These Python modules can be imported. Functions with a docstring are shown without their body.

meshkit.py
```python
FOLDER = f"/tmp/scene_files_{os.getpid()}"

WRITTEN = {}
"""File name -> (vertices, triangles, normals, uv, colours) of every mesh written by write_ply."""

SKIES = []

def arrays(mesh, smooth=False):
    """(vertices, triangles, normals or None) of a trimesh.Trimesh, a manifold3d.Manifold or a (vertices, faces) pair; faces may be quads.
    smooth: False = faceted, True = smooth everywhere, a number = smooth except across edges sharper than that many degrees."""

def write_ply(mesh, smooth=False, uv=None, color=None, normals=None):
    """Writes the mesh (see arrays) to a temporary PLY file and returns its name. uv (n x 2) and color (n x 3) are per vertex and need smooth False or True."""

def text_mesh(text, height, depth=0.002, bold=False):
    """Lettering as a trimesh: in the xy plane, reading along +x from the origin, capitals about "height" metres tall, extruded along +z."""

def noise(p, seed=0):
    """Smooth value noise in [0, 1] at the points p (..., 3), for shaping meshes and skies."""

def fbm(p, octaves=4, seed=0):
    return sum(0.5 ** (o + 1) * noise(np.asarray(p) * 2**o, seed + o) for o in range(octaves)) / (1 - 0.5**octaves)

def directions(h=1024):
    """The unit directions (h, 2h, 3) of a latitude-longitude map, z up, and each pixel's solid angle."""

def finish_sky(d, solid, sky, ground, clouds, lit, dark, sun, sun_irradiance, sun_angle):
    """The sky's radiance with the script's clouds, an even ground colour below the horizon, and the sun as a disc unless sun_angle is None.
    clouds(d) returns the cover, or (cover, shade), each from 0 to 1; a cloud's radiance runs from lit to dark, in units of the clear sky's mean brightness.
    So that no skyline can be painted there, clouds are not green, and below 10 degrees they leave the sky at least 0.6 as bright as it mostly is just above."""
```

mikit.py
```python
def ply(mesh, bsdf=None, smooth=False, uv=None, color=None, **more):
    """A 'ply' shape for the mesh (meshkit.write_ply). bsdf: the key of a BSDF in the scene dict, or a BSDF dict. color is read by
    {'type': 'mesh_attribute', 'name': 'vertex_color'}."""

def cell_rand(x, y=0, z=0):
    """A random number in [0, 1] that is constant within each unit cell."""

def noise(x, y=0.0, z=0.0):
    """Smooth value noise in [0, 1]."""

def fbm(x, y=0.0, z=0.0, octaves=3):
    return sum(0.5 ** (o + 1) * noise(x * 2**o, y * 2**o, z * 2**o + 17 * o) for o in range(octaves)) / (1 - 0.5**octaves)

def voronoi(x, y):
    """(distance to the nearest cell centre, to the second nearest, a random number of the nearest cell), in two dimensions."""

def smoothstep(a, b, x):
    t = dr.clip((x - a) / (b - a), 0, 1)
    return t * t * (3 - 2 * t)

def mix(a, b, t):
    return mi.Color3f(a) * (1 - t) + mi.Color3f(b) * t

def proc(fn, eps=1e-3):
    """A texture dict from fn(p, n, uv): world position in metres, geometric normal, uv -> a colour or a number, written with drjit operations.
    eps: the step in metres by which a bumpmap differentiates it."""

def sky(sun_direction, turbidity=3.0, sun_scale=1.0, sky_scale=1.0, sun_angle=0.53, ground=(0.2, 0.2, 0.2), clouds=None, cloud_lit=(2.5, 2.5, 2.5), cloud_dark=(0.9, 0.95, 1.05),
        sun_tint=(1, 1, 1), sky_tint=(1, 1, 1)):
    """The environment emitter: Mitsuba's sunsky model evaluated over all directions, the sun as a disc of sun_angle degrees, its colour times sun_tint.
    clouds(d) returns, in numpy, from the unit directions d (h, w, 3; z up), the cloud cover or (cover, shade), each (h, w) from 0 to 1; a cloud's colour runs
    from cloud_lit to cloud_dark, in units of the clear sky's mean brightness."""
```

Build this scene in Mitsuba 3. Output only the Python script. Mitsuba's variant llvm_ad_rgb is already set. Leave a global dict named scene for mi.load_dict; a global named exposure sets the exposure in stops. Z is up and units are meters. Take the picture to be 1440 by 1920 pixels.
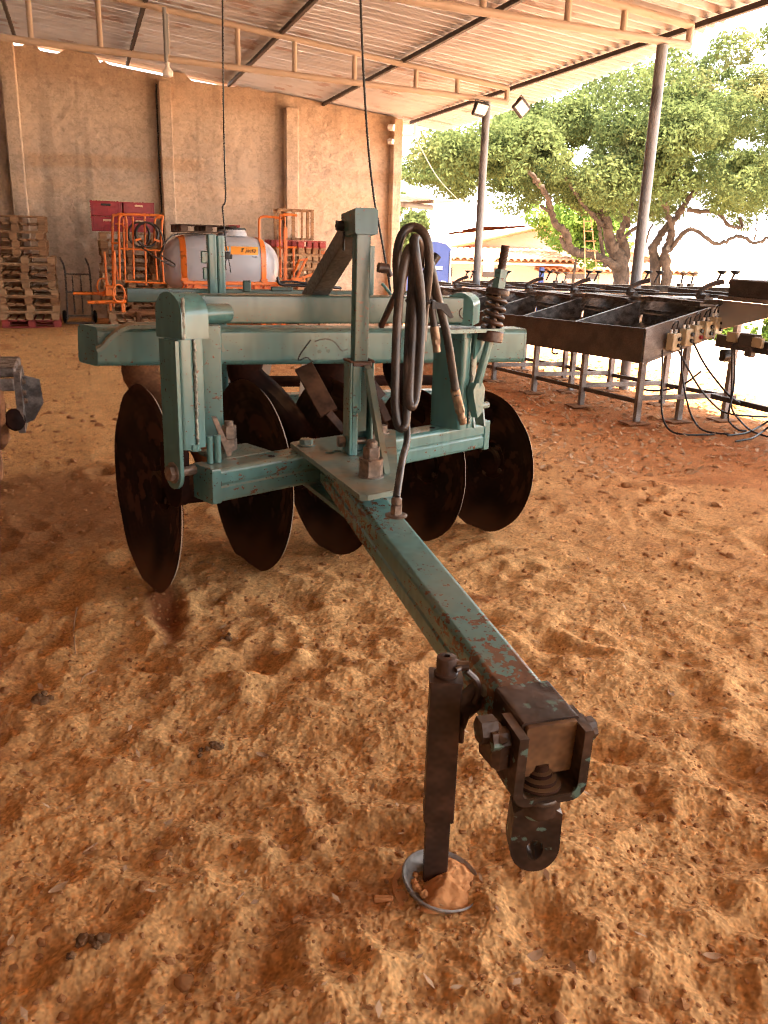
import math, numpy as np, trimesh, mitsuba as mi, drjit as dr, mikit, meshkit
from shapely.geometry import Polygon, Point
from mikit import noise, fbm, voronoi, cell_rand, smoothstep, mix, proc
T = mi.ScalarTransform4f
scene, labels = {}, {}
# ---------------------------------------------------------------- camera, sky, exposure
CAM = np.array([0, 0, 1.3])
FWD = np.array([0.3150, 0.9006, -0.2996]); UPV = np.array([0.0703, 0.2930, 0.9535])
scene['camera'] = {'type': 'perspective', 'fov': 48.4555, 'fov_axis': 'x', 'near_clip': 0.05, 'far_clip': 2000.0,
    'to_world': T().look_at(origin=CAM.tolist(), target=(CAM + FWD).tolist(), up=UPV.tolist())}
SUN = (0.16, -0.36, 0.92)
scene['sky'] = mikit.sky(SUN, turbidity=5, sun_scale=1.3, sky_scale=1.0, sun_tint=(1.0, .94, .86), sky_tint=(1.06, 1.0, .93),
    ground=(.34, .22, .13), clouds=lambda d: np.clip(.72 + .5 * (meshkit.fbm(d * 3.0, 4, 5) - .5), 0, 1), cloud_lit=(2.0, 2.0, 1.96), cloud_dark=(1.5, 1.5, 1.5))
exposure = 4.7
rng = np.random.default_rng(7)

# ---------------------------------------------------------------- naming
used = {}
def nm(key):
    k = used.get(key, -1) + 1; used[key] = k
    return key if k == 0 else f'{key}_{k:03d}'
def thing(name, label, cat, group=None, kind=None):
    k = nm(name); labels[k] = {'label': label, 'category': cat}
    if group: labels[k]['group'] = group
    if kind: labels[k]['kind'] = kind
    return k
def put(key, mesh, mat, smooth=35, M=None, **kw):
    if isinstance(mesh, list): mesh = trimesh.util.concatenate([m if isinstance(m, trimesh.Trimesh) else trimesh.Trimesh(*m, process=False) for m in mesh])
    scene[key] = mikit.ply(mesh, mat, smooth=smooth, **kw)
    if M is not None: scene[key]['to_world'] = M
    return key
def part(parent, name, mesh, mat, smooth=35, label=None, **kw):
    k = nm(parent + '__' + name); put(k, mesh, mat, smooth, **kw)
    if label: labels[k] = {'label': label}
    return k
def reuse(parent, name, src, M):
    k = nm(parent + '__' + name); scene[k] = {**scene[src], 'to_world': M}
    return k

# ---------------------------------------------------------------- mesh helpers
def unit(v): v = np.asarray(v, float); return v / np.linalg.norm(v)
def mesh(v, f): return trimesh.Trimesh(np.asarray(v, float), np.asarray(f), process=False)
def cat(*ms): return trimesh.util.concatenate(list(ms))
def cbox(c, s, b=0.004, R=None):
    """box with chamfered edges; R: 3x3 rotation (columns = box axes)"""
    s = np.asarray(s, float) / 2; b = min(b, s.min() * .6); P = []
    for sx in (-1, 1):
        for sy in (-1, 1):
            for sz in (-1, 1):
                for k in range(3):
                    q = s - b; q[k] = s[k]; P.append(q * (sx, sy, sz))
    m = trimesh.Trimesh(np.array(P)).convex_hull
    v = m.vertices if R is None else m.vertices @ np.asarray(R).T
    return mesh(v + np.asarray(c), m.faces)
def frame(d, up=(0, 0, 1)):
    d = unit(d); up = np.asarray(up, float)
    if abs(np.dot(d, up)) > .98: up = np.array([0, 1., 0])
    x = unit(np.cross(d, up)); return x, np.cross(x, d), d
def sweep(prof, p0, p1, up=(0, 0, 1), caps=True, shear=None):
    """closed 2-D profile swept from p0 to p1 (profile x = right of the direction, y = up)"""
    p0, p1 = np.asarray(p0, float), np.asarray(p1, float); x, y, d = frame(p1 - p0, up)
    prof = np.asarray(prof, float); n = len(prof)
    ring = prof[:, :1] * x + prof[:, 1:] * y
    a = p0 + ring; c = p1 + ring
    if shear is not None: a = a + np.outer(prof[:, 0] * shear[0] + prof[:, 1] * shear[1], d)
    i = np.arange(n); j = (i + 1) % n
    V = [a, c]; F = [np.stack([i, j, j + n], 1), np.stack([i, j + n, i + n], 1)]
    m = mesh(np.vstack(V), np.vstack(F)); out = [m]
    if caps:
        pv, pf = trimesh.creation.triangulate_polygon(Polygon(prof), engine='earcut')
        r3 = pv[:, :1] * x + pv[:, 1:] * y
        a3 = p0 + r3 + (0 if shear is None else np.outer(pv[:, 0] * shear[0] + pv[:, 1] * shear[1], d))
        out += [mesh(a3, pf[:, ::-1]), mesh(p1 + r3, pf)]
    m = cat(*out); m.merge_vertices(); m.fix_normals(); return m
def rrect(w, h, r=.012, n=4, notch=0.0):
    pts = []
    for cx, cy, a0 in ((1, 1, 0), (-1, 1, 90), (-1, -1, 180), (1, -1, 270)):
        for k in range(n + 1):
            a = math.radians(a0 + 90 * k / n); pts.append((cx * (w / 2 - r) + r * math.cos(a), cy * (h / 2 - r) + r * math.sin(a)))
        if notch and a0 == 90: pts += [(-w / 2, .004 + notch), (-w / 2 + notch, .002), (-w / 2 + notch, -.002), (-w / 2, -.004 - notch)]
        if notch and a0 == 270: pts += [(w / 2, -.004 - notch), (w / 2 - notch, -.002), (w / 2 - notch, .002), (w / 2, .004 + notch)]
    return np.array(pts)
def sq(p0, p1, w, h, r=.006, up=(0, 0, 1), **k): return sweep(rrect(w, h, r, 2 if r < .01 else 4, k.pop('notch', 0)), p0, p1, up, **k)
def circ(r, n=16): a = np.arange(n) * 2 * np.pi / n; return np.stack([r * np.cos(a), r * np.sin(a)], 1)
def cyl(p0, p1, r, n=18): return sweep(circ(r, n), p0, p1)
def hexa(p0, p1, r, up=(0, 0, 1)): return sweep(circ(r, 6), p0, p1, up)
def spline(pts, n=8):
    """Catmull-Rom"""
    P = np.asarray(pts, float); P = np.vstack([2 * P[0] - P[1], P, 2 * P[-1] - P[-2]]); out = []
    for i in range(1, len(P) - 2):
        for t in np.linspace(0, 1, n, endpoint=False):
            a, b, c, d = P[i - 1:i + 3]
            out.append(.5 * (2 * b + (c - a) * t + (2 * a - 5 * b + 4 * c - d) * t * t + (3 * b - a - 3 * c + d) * t ** 3))
    return np.array(out + [P[-2]])
def tube(path, r, n=8, caps=True):
    P = np.asarray(path, float); m = len(P); r = np.broadcast_to(r, (m,))
    t = np.gradient(P, axis=0); t /= np.linalg.norm(t, axis=1, keepdims=True) + 1e-12
    u = np.cross(t[0], (0, 0, 1.)) if abs(t[0][2]) < .9 else np.cross(t[0], (1., 0, 0)); u = unit(u); U = []
    for k in range(m):
        u = unit(u - np.dot(u, t[k]) * t[k]); U.append(u)
    U = np.array(U); W = np.cross(t, U); a = np.arange(n) * 2 * np.pi / n
    V = (P[:, None] + r[:, None, None] * (np.cos(a)[None, :, None] * U[:, None] + np.sin(a)[None, :, None] * W[:, None])).reshape(-1, 3)
    i, j = np.meshgrid(np.arange(m - 1), np.arange(n), indexing='ij'); j2 = (j + 1) % n
    A, B, C, D = i * n + j, i * n + j2, (i + 1) * n + j2, (i + 1) * n + j
    F = [np.stack([A, B, C], -1).reshape(-1, 3), np.stack([A, C, D], -1).reshape(-1, 3)]
    if caps:
        V = np.vstack([V, P[:1], P[-1:]]); k = np.arange(n); k2 = (k + 1) % n
        F += [np.stack([k2, k, k * 0 + m * n], 1), np.stack([(m - 1) * n + k, (m - 1) * n + k2, k * 0 + m * n + 1], 1)]
    return mesh(V, np.vstack(F))
def lathe(prof, p0=(0, 0, 0), axis=(0, 0, 1), n=24):
    """prof: (r, h) pairs turned round an axis"""
    x, y, d = frame(axis); prof = np.asarray(prof, float); a = np.arange(n) * 2 * np.pi / n; m = len(prof)
    V = (np.asarray(p0) + prof[:, None, 1:] * d + prof[:, None, :1] * (np.cos(a)[None, :, None] * x + np.sin(a)[None, :, None] * y)).reshape(-1, 3)
    i, j = np.meshgrid(np.arange(m - 1), np.arange(n), indexing='ij'); j2 = (j + 1) % n
    A, B, C, D = i * n + j, i * n + j2, (i + 1) * n + j2, (i + 1) * n + j
    return mesh(V, np.vstack([np.stack([A, B, C], -1).reshape(-1, 3), np.stack([A, C, D], -1).reshape(-1, 3)]))
def prism(poly, o, ex, ey, t):
    """polygon (list of 2-D points or shapely) in the plane (ex, ey) through o, thickened by t along ex x ey, centred"""
    ex, ey = unit(ex), unit(ey); ez = np.cross(ex, ey)
    g = poly if isinstance(poly, Polygon) else Polygon(poly)
    m = trimesh.creation.extrude_polygon(g, t, engine='earcut'); v = m.vertices
    return mesh(np.asarray(o) + v[:, :1] * ex + v[:, 1:2] * ey + (v[:, 2:] - t / 2) * ez, m.faces)
def bolt(p, d, r=.018, h=.016, stud=.0):
    d = unit(d); p = np.asarray(p, float); out = [cyl(p, p + d * .004, r * 1.35, 16), hexa(p + d * .004, p + d * (.004 + h), r)]
    if stud: out.append(cyl(p + d * h, p + d * (h + stud), r * .55, 12))
    return cat(*out)
def wobble(m, amp, s, seed=0):
    v = np.array(m.vertices); d = np.stack([meshkit.fbm(v * s + 31 * k, 3, seed + k) - .5 for k in range(3)], -1)
    return mesh(v + d * 2 * amp, m.faces)
def Rz(a):
    a = math.radians(a); return np.array([[math.cos(a), -math.sin(a), 0], [math.sin(a), math.cos(a), 0], [0, 0, 1.]])

# ---------------------------------------------------------------- materials
def mat(name, color, rough=.6, metal=0.0, spec=.5, bump=None, eps=2e-3, **kw):
    b = {'type': 'principled', 'base_color': proc(color) if callable(color) else {'type': 'rgb', 'value': list(color)},
         'roughness': proc(rough) if callable(rough) else rough, 'metallic': metal, 'specular': spec, **kw}
    if name.startswith('m_teal'): b.update(clearcoat=.8, clearcoat_gloss=.85, specular=.5)
    if bump is not None: b = {'type': 'bumpmap', 'arbitrary': proc(bump, eps), 'scale': 1.0, 'bsdf': b}
    scene[name] = {'type': 'twosided', 'bsdf': b}
    return name
RUSTC, DUST = (.075, .032, .018), (.36, .20, .09)
def paint(lo, hi, wear, dust=.5, grad=None):
    def f(p, n, uv):
        c = mix(lo, hi, fbm(p.x * 2.5, p.y * 2.5, p.z * 2.5, 3))
        c = c * (.86 + .28 * noise(p.x * 60, p.y * 60, p.z * 9))
        q = .62 * fbm(p.x * 50, p.y * 50, p.z * 50, 4) + .38 * fbm(p.x * 170, p.y * 170, p.z * 170, 3)
        w = wear + (0 if grad is None else grad(p)) + .22 * (noise(p.x * 5 + 3, p.y * 5, p.z * 5) - .5)
        chip = smoothstep(.0, .05, q - (1 - w))
        c = mix(c, mix(RUSTC, (.15, .06, .03), noise(p.x * 70, p.y * 70, p.z * 70)), chip)
        speck = smoothstep(.80, .84, noise(p.x * 130 + 9, p.y * 130, p.z * 130)) * smoothstep(.45, .7, noise(p.x * 9, p.y * 9, p.z * 9 + 5))
        c = mix(c, (.05, .025, .018), speck * .9)
        d = dr.clip(n.z, 0, 1) * smoothstep(.38, .75, fbm(p.x * 7, p.y * 7, p.z * 7 + 8, 4)) * dust
        return mix(c, DUST, d)
    return f
def rust(a, b, s=14, dust=.3):
    def f(p, n, uv):
        c = mix(a, b, smoothstep(.3, .75, fbm(p.x * s, p.y * s, p.z * s, 4)))
        c = c * (.75 + .5 * noise(p.x * 120, p.y * 120, p.z * 120))
        return mix(c, DUST, dr.clip(n.z, 0, 1) * dust * smoothstep(.4, .7, fbm(p.x * 9 + 4, p.y * 9, p.z * 9, 3)))
    return f
TL, TH = (.050, .138, .130), (.095, .215, .200)
mat('m_teal', paint(TL, TH, .315, .4), .24, bump=lambda p, n, uv: .0004 * fbm(p.x * 22, p.y * 22, p.z * 22, 3))
mat('m_teal_beam', paint((.050, .136, .130), (.092, .205, .195), .37, .4), .22, bump=lambda p, n, uv: .0004 * fbm(p.x * 25, p.y * 25, p.z * 25, 3))
mat('m_teal_plate', paint((.10, .148, .125), (.155, .205, .17), .33, .6), .36)
mat('m_teal_tongue', paint((.060, .155, .146), (.106, .232, .216), .345, .16, lambda p: .26 * smoothstep(1.95, 1.3, p.y) + .2 * smoothstep(2.05, 2.2, p.y) * smoothstep(.1, .6, noise(p.x * 8, p.y * 8, 4))), .24,
    bump=lambda p, n, uv: .0005 * fbm(p.x * 30, p.y * 30, p.z * 30, 3))
mat('m_teal_dark', paint((.030, .075, .063), (.056, .118, .098), .315, .4), .28)
mat('m_strut', rust((.085, .070, .056), (.15, .125, .10), 6, .2), .35)
mat('m_rust', rust((.026, .013, .009), (.075, .034, .021)), .40, bump=lambda p, n, uv: .0016 * fbm(p.x * 40, p.y * 40, p.z * 40, 4))
mat('m_rust_teal', paint((.05, .032, .022), (.10, .05, .03), .1, .3), .45)
def hitchc(p, n, uv):
    c = rust((.020, .012, .009), (.062, .032, .020), 20, .2)(p, n, uv)
    return mix(c, (.12, .24, .20), smoothstep(.64, .72, fbm(p.x * 45 + 7, p.y * 45, p.z * 45, 4)) * .55)
mat('m_hitch', hitchc, .36, metal=.2, bump=lambda p, n, uv: .0022 * fbm(p.x * 45, p.y * 45, p.z * 45, 4))
mat('m_disc', rust((.007, .0022, .0014), (.026, .007, .003), 7, .25), .8, spec=.12, bump=lambda p, n, uv: .0012 * fbm(p.x * 35, p.y * 35, p.z * 35, 4))
mat('m_block_face', rust((.085, .040, .018), (.17, .085, .035), 18, .1), .45, bump=lambda p, n, uv: .002 * fbm(p.x * 40, p.y * 40, p.z * 40, 4))
mat('m_dirt_steel', rust((.13, .055, .024), (.27, .12, .05), 9, .3), .9, bump=lambda p, n, uv: .005 * fbm(p.x * 40, p.y * 40, p.z * 40, 4))
def discc(p, n, uv):
    c = rust((.007, .0022, .0014), (.026, .007, .003), 7, .25)(p, n, uv)
    k = fbm(uv.x * 70, uv.y * 3, 2, 3); c = c * (.65 + .7 * k)
    c = mix(c, (.085, .030, .013), smoothstep(.52, .72, fbm(uv.x * 9 + 3, uv.y * 5, 4.0, 4)) * .55)
    return mix(c, (.20, .085, .035), smoothstep(.22, .05, p.z + .10 * noise(p.x * 9, p.y * 9, 3)) * .5)
mat('m_disc_face', discc, .7, spec=.18, bump=lambda p, n, uv: .0012 * fbm(p.x * 35, p.y * 35, p.z * 35, 4))
mat('m_edge_steel', (.36, .27, .20), .45, metal=.3)
mat('m_foot', rust((.20, .19, .18), (.34, .31, .28), 16, .9), .5, metal=.2)
mat('m_bolt', rust((.14, .11, .09), (.24, .18, .14), 40, .3), .4, metal=.5)
mat('m_black', (.012, .011, .011), .5)
mat('m_hose', lambda p, n, uv: mix((.018, .016, .015), (.070, .046, .033), smoothstep(.35, .75, fbm(p.x * 14, p.y * 14, p.z * 9, 4))) * (.8 + .4 * noise(p.x * 200, p.y * 200, p.z * 200)), .4)
mat('m_brass', rust((.16, .10, .06), (.30, .22, .15), 30, 0), .4, metal=.5)
mat('m_weld', rust((.16, .17, .14), (.30, .30, .25), 60, .2), .4, metal=.3, bump=lambda p, n, uv: .003 * noise(p.x * 150, p.y * 150, p.z * 150))
# ---------------------------------------------------------------- ground: one sheet, fine near the camera
def smooth(a, b, x): t = np.clip((x - a) / (b - a), 0, 1); return t * t * (3 - 2 * t)
def base_z(x, y):
    """the lie of the land: level in the shed, falling away to the right and behind"""
    z = -.03 * np.maximum(0, y - 5.6) * smooth(2.2, 4.0, x) * (1 - smooth(9, 12, y) * .3)
    return z - .075 * np.minimum(np.maximum(0, x - 6.2), 25) * smooth(6.2, 9, x) - .02 * np.maximum(0, y - 15) * smooth(5, 8, x) * smooth(140, 40, y)
prints = []
r2 = np.random.default_rng(11)
for k in range(330):
    th, rr = math.radians(r2.uniform(-14, 52)), r2.uniform(.9, 5.2); prints.append((rr * math.sin(th), rr * math.cos(th), r2.uniform(0, 3.14), r2.uniform(.06, .16), r2.uniform(.04, .075), r2.uniform(.003, .012)))
for k in range(16):   # a run of tyre lug marks in front of the left disc
    for s in (-1, 1):
        u = k * .085; prints.append((-.42 + u * .95 + s * .1, 2.78 - u * .30 + s * .05 + r2.normal(0, .02), .9 * s + .2 + r2.normal(0, .2), .11 * r2.uniform(.6, 1.2), .03, r2.uniform(.001, .009)))
prints += [(.63, 1.37, 0, .16, .16, .005), (.21, 2.96, 1.5, .20, .05, .024), (.43, 2.45, .3, .12, .07, .03), (.35, 1.62, 1.4, .07, .04, .014)]
def ground_h(x, y):
    p = np.stack([x, y, 0 * x], -1); d = np.hypot(x, y)
    w = 1 - smooth(2.2, 5.5, y + .35 * np.maximum(x - .6, 0) * 2)      # soft churned sand near, trodden further away
    a = .25 + .75 * w
    h = .06 * (meshkit.fbm(p * .9, 3, 1) - .5) + .062 * a * (meshkit.fbm(p * 3.4, 3, 2) - .5)
    q = meshkit.fbm(p * np.array([7.5, 9.5, 1]) + .8 * meshkit.fbm(p * 4, 2, 9)[..., None], 3, 3)
    h += a * .040 * (q - .5)
    h += a * .0065 * (meshkit.fbm(p * 26, 3, 4) - .5) * 2
    h += (.002 + .0018 * a) * (meshkit.fbm(p * 85, 3, 6) - .5) * 2
    for (px, py, an, l, b, dep) in prints:
        dx, dy = x - px, y - py; m = (np.abs(dx) < .6) & (np.abs(dy) < .6)
        if not m.any(): continue
        u = (dx[m] * math.cos(an) + dy[m] * math.sin(an)) / l; v = (-dx[m] * math.sin(an) + dy[m] * math.cos(an)) / b
        e = u * u + v * v; h[m] += dep * (-1.2 * np.exp(-e * 1.1) + .75 * np.exp(-(np.sqrt(e) - 1.55) ** 2 * 3))
    h *= 1 - smooth(20, 60, d)
    for (cx, cy) in ((.165, 3.2), (.60, 3.35), (.97, 3.45), (1.42, 3.5), (1.79, 3.55)):
        e = ((x - cx) / .13) ** 2 + ((y - cy) / .30) ** 2; h = h * (1 - .8 * np.exp(-e)) - .006 * np.exp(-e)
    return h + base_z(x, y)
def build_ground():
    th = np.concatenate([np.linspace(-180, -20, 40, endpoint=False), np.linspace(-20, 56, 700, endpoint=False), np.linspace(56, 180, 32, endpoint=False)])
    rr = [.25]
    while rr[-1] < 700: rr.append(rr[-1] * (1.05 if rr[-1] < .8 or rr[-1] > 14 else 1.0037 if rr[-1] < 5.5 else 1.011))
    rr = np.array(rr); R, A = np.meshgrid(rr, np.radians(th), indexing='ij')
    x, y = R * np.sin(A), R * np.cos(A); z = ground_h(x, y); n, m = x.shape
    V = np.stack([x, y, z], -1).reshape(-1, 3); V = np.vstack([V, [[0, 0, 0]]])
    i, j = np.meshgrid(np.arange(n - 1), np.arange(m), indexing='ij'); j2 = (j + 1) % m
    a, b, c, d = i * m + j, i * m + j2, (i + 1) * m + j2, (i + 1) * m + j
    k = np.arange(m)
    F = np.vstack([np.stack([a, c, b], -1).reshape(-1, 3), np.stack([a, d, c], -1).reshape(-1, 3), np.stack([k, (k + 1) % m, k * 0 + n * m], 1)])
    return mesh(V, F)
def soil(p, n, uv):
    red = smoothstep(1.6, 4.2, p.x + .25 * p.y - 1.0 + 1.8 * (fbm(p.x * .9, p.y * .9, 0, 3) - .5))
    far = smoothstep(6.0, 8.0, p.x + .8 * (noise(p.x * .8, p.y * .8) - .5))
    g = fbm(p.x * 5, p.y * 5, 1.5, 4)
    c = mix((.39, .198, .074), (.575, .335, .142), g)
    c = mix(c, mix((.32, .115, .042), (.46, .195, .078), g), red * .9)
    c = mix(c, mix((.47, .33, .23), (.60, .46, .35), g), far)
    wet = smoothstep(.60, .72, fbm(p.x * 2.2 + 5, p.y * 2.2, 3.3, 4))
    c = mix(c, (.26, .09, .03), wet * .55)
    shade_patch = smoothstep(1.25, .55, dr.sqrt(dr.square((p.x + .35) / .75) + dr.square((p.y - 4.35) / .9)) + .5 * (fbm(p.x * 2.5, p.y * 2.5, 6, 3) - .5))  # shade of the machine at the left, painted into the soil colour
    c = mix(c, (.19, .075, .028), shade_patch * .75)
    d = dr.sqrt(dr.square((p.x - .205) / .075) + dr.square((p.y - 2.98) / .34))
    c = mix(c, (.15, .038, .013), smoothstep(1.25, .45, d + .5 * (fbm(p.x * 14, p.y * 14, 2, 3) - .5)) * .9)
    c = c * (.72 + .56 * noise(p.x * 95, p.y * 95, p.z * 95)) * (.66 + .68 * noise(p.x * 190, p.y * 190, p.z * 190)) * (.86 + .28 * fbm(p.x * 16, p.y * 16, 3, 3))
    return c
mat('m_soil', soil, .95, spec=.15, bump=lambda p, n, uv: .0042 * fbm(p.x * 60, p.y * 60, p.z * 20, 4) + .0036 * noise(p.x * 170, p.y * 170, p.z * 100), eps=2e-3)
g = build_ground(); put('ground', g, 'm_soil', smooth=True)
labels['ground'] = {'label': 'churned ochre sand turning to red earth under the tables', 'kind': 'structure'}
def gz(x, y): return float(ground_h(np.array([x], float), np.array([y], float))[0])
# ---------------------------------------------------------------- the open shed
def roof_z(x): return 3.37 + .109 * (5.45 - x)
YW, XL, YB = 15.1, -6.0, -7.5
def plaster(p, n, uv):
    c = mix((.42, .34, .265), (.55, .46, .375), fbm(p.x * 1.1, p.z * 1.4, p.y, 4))
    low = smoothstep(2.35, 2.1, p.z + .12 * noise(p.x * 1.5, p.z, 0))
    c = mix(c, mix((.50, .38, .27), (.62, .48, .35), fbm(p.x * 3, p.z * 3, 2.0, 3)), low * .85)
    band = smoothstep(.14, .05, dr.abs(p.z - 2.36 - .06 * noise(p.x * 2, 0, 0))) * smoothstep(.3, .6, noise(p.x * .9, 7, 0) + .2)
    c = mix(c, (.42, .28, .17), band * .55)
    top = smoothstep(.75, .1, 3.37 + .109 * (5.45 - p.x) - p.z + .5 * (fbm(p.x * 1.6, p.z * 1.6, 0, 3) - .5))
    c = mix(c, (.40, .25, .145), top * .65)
    c = c * (1 - .22 * smoothstep(.5, .75, fbm(p.x * 5 + 3, p.z * .45, 5.0, 4)))
    hz_ = .5 * dr.floor(p.z / .12); bx = p.x / .24 + hz_ - dr.floor(hz_); fx, fz = bx - dr.floor(bx), p.z / .12 - dr.floor(p.z / .12)
    j = dr.maximum(smoothstep(.06, .0, dr.minimum(fx, 1 - fx)), smoothstep(.1, .0, dr.minimum(fz, 1 - fz)))
    c = c * (1 - .07 * j * smoothstep(.4, .7, fbm(p.x * 1.3 + 9, p.z * 1.3, 1, 3)))
    crack = smoothstep(.56, .68, fbm(p.x * 17, p.z * 22, 3, 4))
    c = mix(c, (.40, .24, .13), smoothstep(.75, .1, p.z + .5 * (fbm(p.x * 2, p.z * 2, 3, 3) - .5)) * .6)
    return c * (1 - .13 * crack) * (.88 + .24 * noise(p.x * 50, p.z * 50, p.y * 50))
mat('m_plaster', plaster, .95, spec=.1, bump=lambda p, n, uv: .05 * fbm(p.x * 7, p.y * 7, p.z * 9, 4) + .01 * fbm(p.x * 30, p.y * 30, p.z * 30, 3), eps=6e-3)
mat('m_sheet', lambda p, n, uv: mix((.30, .27, .26), (.42, .39, .38), fbm(p.x * .9, p.y * 3, 0, 4)) * (1 - .12 * smoothstep(.55, .8, fbm(p.x * 3 + 7, p.y * 9, 1, 3))) * mix((1, 1, 1), (.62, .36, .24), smoothstep(.66, .76, fbm(p.x * 2.2, p.y * 5, 4, 4)) * .6), .32, metal=.0, spec=.6)
mat('m_pipe', lambda p, n, uv: mix((.33, .25, .19), (.45, .35, .27), fbm(p.x * 4, p.y * 4, p.z * 4, 3)), .45)
mat('m_post', lambda p, n, uv: mix((.13, .13, .135), (.22, .22, .225), fbm(p.x * 6, p.y * 6, p.z * 3, 3)) * (1 - .5 * smoothstep(.6, .75, fbm(p.x * 8, p.y * 8, p.z * 3 + 4, 4))), .42)
mat('m_block', (.16, .13, .11), .9)
mat('m_purlin', (.045, .033, .028), .6)
shed = thing('open_shed', 'open sided shed with rough plaster wall, corrugated roof and steel trusses on round posts', 'shed')
xs = np.arange(XL, 5.31, .06); r3 = np.random.default_rng(3)
gn = meshkit.fbm(np.stack([xs * 3.1, xs * 0, xs * 0], -1), 3, 4); gap = -.02 + .095 * smooth(.40, .56, gn + .10 * smooth(1.5, -.5, xs)) * smooth(4.2, 1.2, xs)
topz = roof_z(xs) - gap - .03
poly = Polygon(list(zip(xs, topz)) + [(5.3, -.3), (XL, -.3)])
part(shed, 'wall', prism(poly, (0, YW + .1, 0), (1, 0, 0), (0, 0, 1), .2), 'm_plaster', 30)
gx, gt = np.meshgrid(np.linspace(-1.6, 5.30, 290), np.linspace(0, 1, 170), indexing='ij'); gzz = -.2 + gt * (np.interp(gx, xs, topz) - .012 + .2)
pp_ = np.stack([gx, gzz, 0 * gx], -1); rel = .030 * (meshkit.fbm(pp_ * [5, 6, 1], 4, 12) - .5) + .022 * np.maximum(0, meshkit.fbm(pp_ * [13, 16, 1] + .6 * meshkit.fbm(pp_ * 4, 2, 3)[..., None], 3, 14) - .45)
i, j = np.meshgrid(np.arange(289), np.arange(169), indexing='ij'); a = i * 170 + j
part(shed, 'plaster_coat', mesh(np.stack([gx, YW - .022 - rel, gzz], -1).reshape(-1, 3), np.vstack([np.stack([a, a + 170, a + 171], -1).reshape(-1, 3), np.stack([a, a + 171, a + 1], -1).reshape(-1, 3)])), 'm_plaster', True)
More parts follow.
